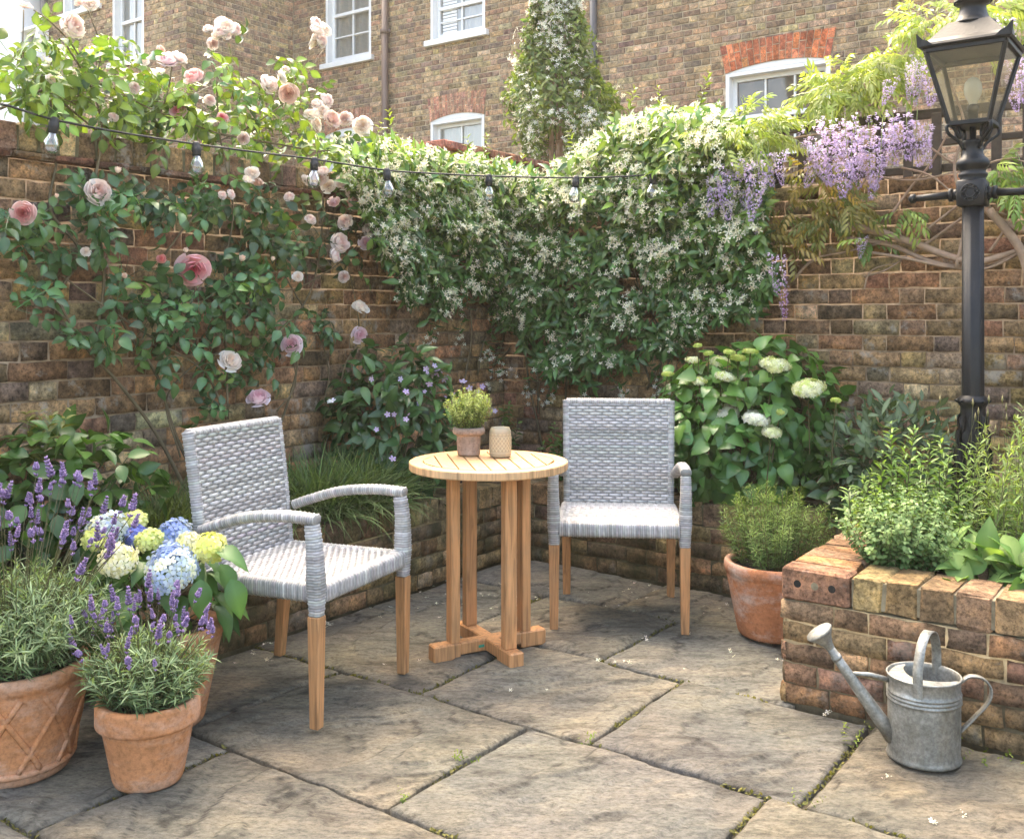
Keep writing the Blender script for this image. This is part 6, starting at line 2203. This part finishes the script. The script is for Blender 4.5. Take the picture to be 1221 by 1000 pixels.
# patterned jar
jr = thing('patterned_jar', 'small cream jar with embossed diamond pattern beside the thyme pot on the table', 'jar', (-.046, 3.955, ZT))
JH, JR = .113, .0425
seg, nz_ = 120, 70
zz_ = np.linspace(.004, JH, nz_); aa_ = np.linspace(0, 2 * math.pi, seg, endpoint=False)
A_, Z_ = np.meshgrid(aa_, zz_, indexing='xy')
prof = JR * (1 - .10 * np.clip((.012 - Z_) / .012, 0, 1) ** 2 - .13 * np.clip((Z_ - JH + .018) / .018, 0, 1) ** 2)
k1 = np.abs(np.sin(A_ * 9 + Z_ * 165)); k2 = np.abs(np.sin(A_ * 9 - Z_ * 165))
mask = np.clip((Z_ - .022) / .004, 0, 1) * np.clip((.086 - Z_) / .004, 0, 1)
rel = .0020 * mask * (np.clip(1 - np.minimum(k1, k2) * 2.2, 0, 1)) + .0012 * np.clip(1 - np.abs(Z_ - .019) / .003, 0, 1) + .0014 * np.clip(1 - np.abs(Z_ - .091) / .004, 0, 1) * (.5 + .5 * np.cos(A_ * 16))
rr_ = prof + rel
v = np.stack([rr_ * np.cos(A_), rr_ * np.sin(A_), Z_], -1).reshape(-1, 3)
fs = [(i * seg + j, i * seg + (j + 1) % seg, (i + 1) * seg + (j + 1) % seg, (i + 1) * seg + j) for i in range(nz_ - 1) for j in range(seg)]
mb = MB()
cc = np.array([.50, .42, .28])[None] * (.72 + .5 * (rel / .002)).reshape(-1, 1)
mb.add(v, fs, np.clip(cc, .05, .8))
M['jar'] = m_leaf('glazed_jar', .25, .1, .5, (1, 1, 1))
mb.build('body', M['jar'], jr, True)
mb = MB()
lathe(mb, [(JR * .87, JH), (JR * .86, JH + .003), (JR * .80, JH + .003), (JR * .78, JH - .01), (JR * .8, .03), (.001, .03)], 48, col=(.30, .26, .18))
mb.build('rim', M['jar'], jr, True)

# ------------------------------------------------------------------ small things on the paving
mb = MB()
n = 0
for ((u0, v0), (u1, v1)) in JOINTS:
    L_ = math.hypot(u1 - u0, v1 - v0)
    k = int(L_ * 240)
    t = rng.random(k)
    u = u0 + (u1 - u0) * t + rng.normal(0, .004, k); v = v0 + (v1 - v0) * t + rng.normal(0, .004, k)
    keep = NP1.fbm(u * 4 + 30, v * 4 + 30, 3) > .52
    u, v = u[keep], v[keep]; k = len(u)
    if k == 0: continue
    P = u[:, None] * U + v[:, None] * V + ZV * -.008
    D = nrm(rng.normal(0, .8, (k, 3)) + ZV * .5)
    leaves(mb, L_OVAL, P, D, np.tile(ZV, (k, 1)), rng.uniform(.007, .018, k), mixc((.06, .065, .02), (.15, .14, .04), rng.random(k)), 1.0, .4)
tag(mb.build('joint_moss', M['leaf_matt'], None, True), kind='stuff')
mb = MB()
spots = []
for k in range(230):
    px = rng.uniform(280, 880); py = 690 + rng.exponential(28)
    spots.append((px, py))
spots += [(px + rng.normal(0, 3), py + rng.normal(0, 2)) for (px, py) in [(302, 779), (320, 772), (325, 787), (395, 745), (440, 728), (630, 690), (655, 700), (870, 780), (1062, 865), (1150, 975), (1060, 930), (770, 762), (745, 790), (1110, 980), (985, 850), (905, 740), (640, 715), (35, 960), (1050, 868), (930, 790)] for _ in range(3)]
P = []
for (px, py) in spots:
    Y = FOC * CH / (py - HY); p = at(px, py, Y)
    if p.dot(U) < UB - .02 and p.dot(V) > VB + .02: P.append(p + ZV * .006)
P = np.array(P); k = len(P)
N = nrm(ZV + rng.normal(0, .3, (k, 3)))
mb.inst(FL5, P, frames(np.cross(N, rnd_dir(k)), N) * rng.uniform(.005, .012, k)[:, None, None], vary((.72, .68, .56), k, .15, .05))
tag(mb.build('fallen_petals', M['petal'], None, True), kind='stuff')
mb = MB()
for (u, v) in [(3.12, -1.0), (3.2, -.9), (3.05, -.95), (3.15, -.6), (3.2, -.55), (3.22, -.7), (2.63, -.93), (2.0, -1.82), (2.3, -1.83), (2.61, -1.6), (3.2, -.45)]:
    for q in range(3):
        p = W(u + rng.normal(0, .02), v + rng.normal(0, .02), -.004)
        t = p + np.array([rng.normal(0, .02), rng.normal(0, .02), .02 + .02 * rng.random()])
        leafy_stems(mb, None, [p], [t], L_OVAL, .012, .008, (.10, .15, .03), (.2, .24, .05), up=.2)
tag(mb.build('joint_weeds', M['leaf_matt'], None, True), kind='stuff')
# ------------------------------------------------------------------ camera, sky and sun
cam = bpy.data.cameras.new('camera'); co = bpy.data.objects.new('camera', cam); COL.objects.link(co)
co.location = (0, 0, CH); co.rotation_euler = (R(90), 0, 0)
cam.sensor_width = 36; cam.lens = 36 * FOC / 1221; cam.shift_x = 0; cam.shift_y = -(500 - HY) / 1221
cam.clip_start = .05; cam.clip_end = 400
sc.camera = co
SUN_EL = 60; sd = np.array([-.35, .94, 0]); sd = sd / np.linalg.norm(sd)
dirv = sd * math.cos(R(SUN_EL)) + ZV * math.sin(R(SUN_EL))
w = bpy.data.worlds.new('World'); sc.world = w; w.use_nodes = True
nt = w.node_tree
sky = nt.nodes.new('ShaderNodeTexSky'); sky.sky_type = 'NISHITA'; sky.sun_disc = False
sky.sun_elevation = R(SUN_EL); sky.sun_rotation = math.atan2(sd[0], sd[1])
sky.air_density = 1.0; sky.dust_density = 5.0; sky.ozone_density = 0.0
bg = nt.nodes['Background']; bg.inputs['Strength'].default_value = .15
nt.links.new(sky.outputs[0], bg.inputs[0])
sl = bpy.data.lights.new('sun', 'SUN'); sl.energy = .6; sl.angle = R(60); sl.color = (1, .93, .80)
so_ = bpy.data.objects.new('sun', sl); COL.objects.link(so_)
so_.rotation_euler = Vector(dirv).to_track_quat('Z', 'Y').to_euler(); so_.location = (0, 0, 12)
vs_ = sc.view_settings
sc.display_settings.display_device = 'sRGB'
vs_.view_transform = 'Standard'; vs_.look = 'None'; vs_.exposure = 2.85; vs_.gamma = 1; vs_.use_curve_mapping = False
vs_.use_white_balance = True; vs_.white_balance_temperature = 7250; vs_.white_balance_tint = 8
cy = sc.cycles
cy.max_bounces = 7; cy.diffuse_bounces = 4; cy.glossy_bounces = 3; cy.transmission_bounces = 6; cy.transparent_max_bounces = 10
cy.caustics_reflective = False; cy.caustics_refractive = False
cy.use_denoising = True
# warm summer haze in the air between the garden and the houses
hz_ = MB()
a_, b_ = np.array([-22., -4., -1.2]), np.array([16., 30., 9.2])
vs__ = [(x, y, z) for z in (a_[2], b_[2]) for (x, y) in ((a_[0], a_[1]), (b_[0], a_[1]), (b_[0], b_[1]), (a_[0], b_[1]))]
hz_.add(vs__, [(3, 2, 1, 0), (4, 5, 6, 7), (0, 1, 5, 4), (1, 2, 6, 5), (2, 3, 7, 6), (3, 0, 4, 7)])
mh = bpy.data.materials.new('haze'); mh.use_nodes = True
nh = mh.node_tree; nh.nodes.remove(nh.nodes['Principled BSDF'])
pv = nh.nodes.new('ShaderNodeVolumePrincipled'); pv.inputs['Color'].default_value = (1, .93, .82, 1); pv.inputs['Density'].default_value = .0019; pv.inputs['Anisotropy'].default_value = .45
nh.links.new(pv.outputs[0], nh.nodes['Material Output'].inputs['Volume'])
tag(hz_.build('haze', mh, None, False), kind='stuff')
cy.volume_bounces = 1; cy.volume_step_rate = 4; cy.volume_max_steps = 64
cy.sample_clamp_indirect = 4
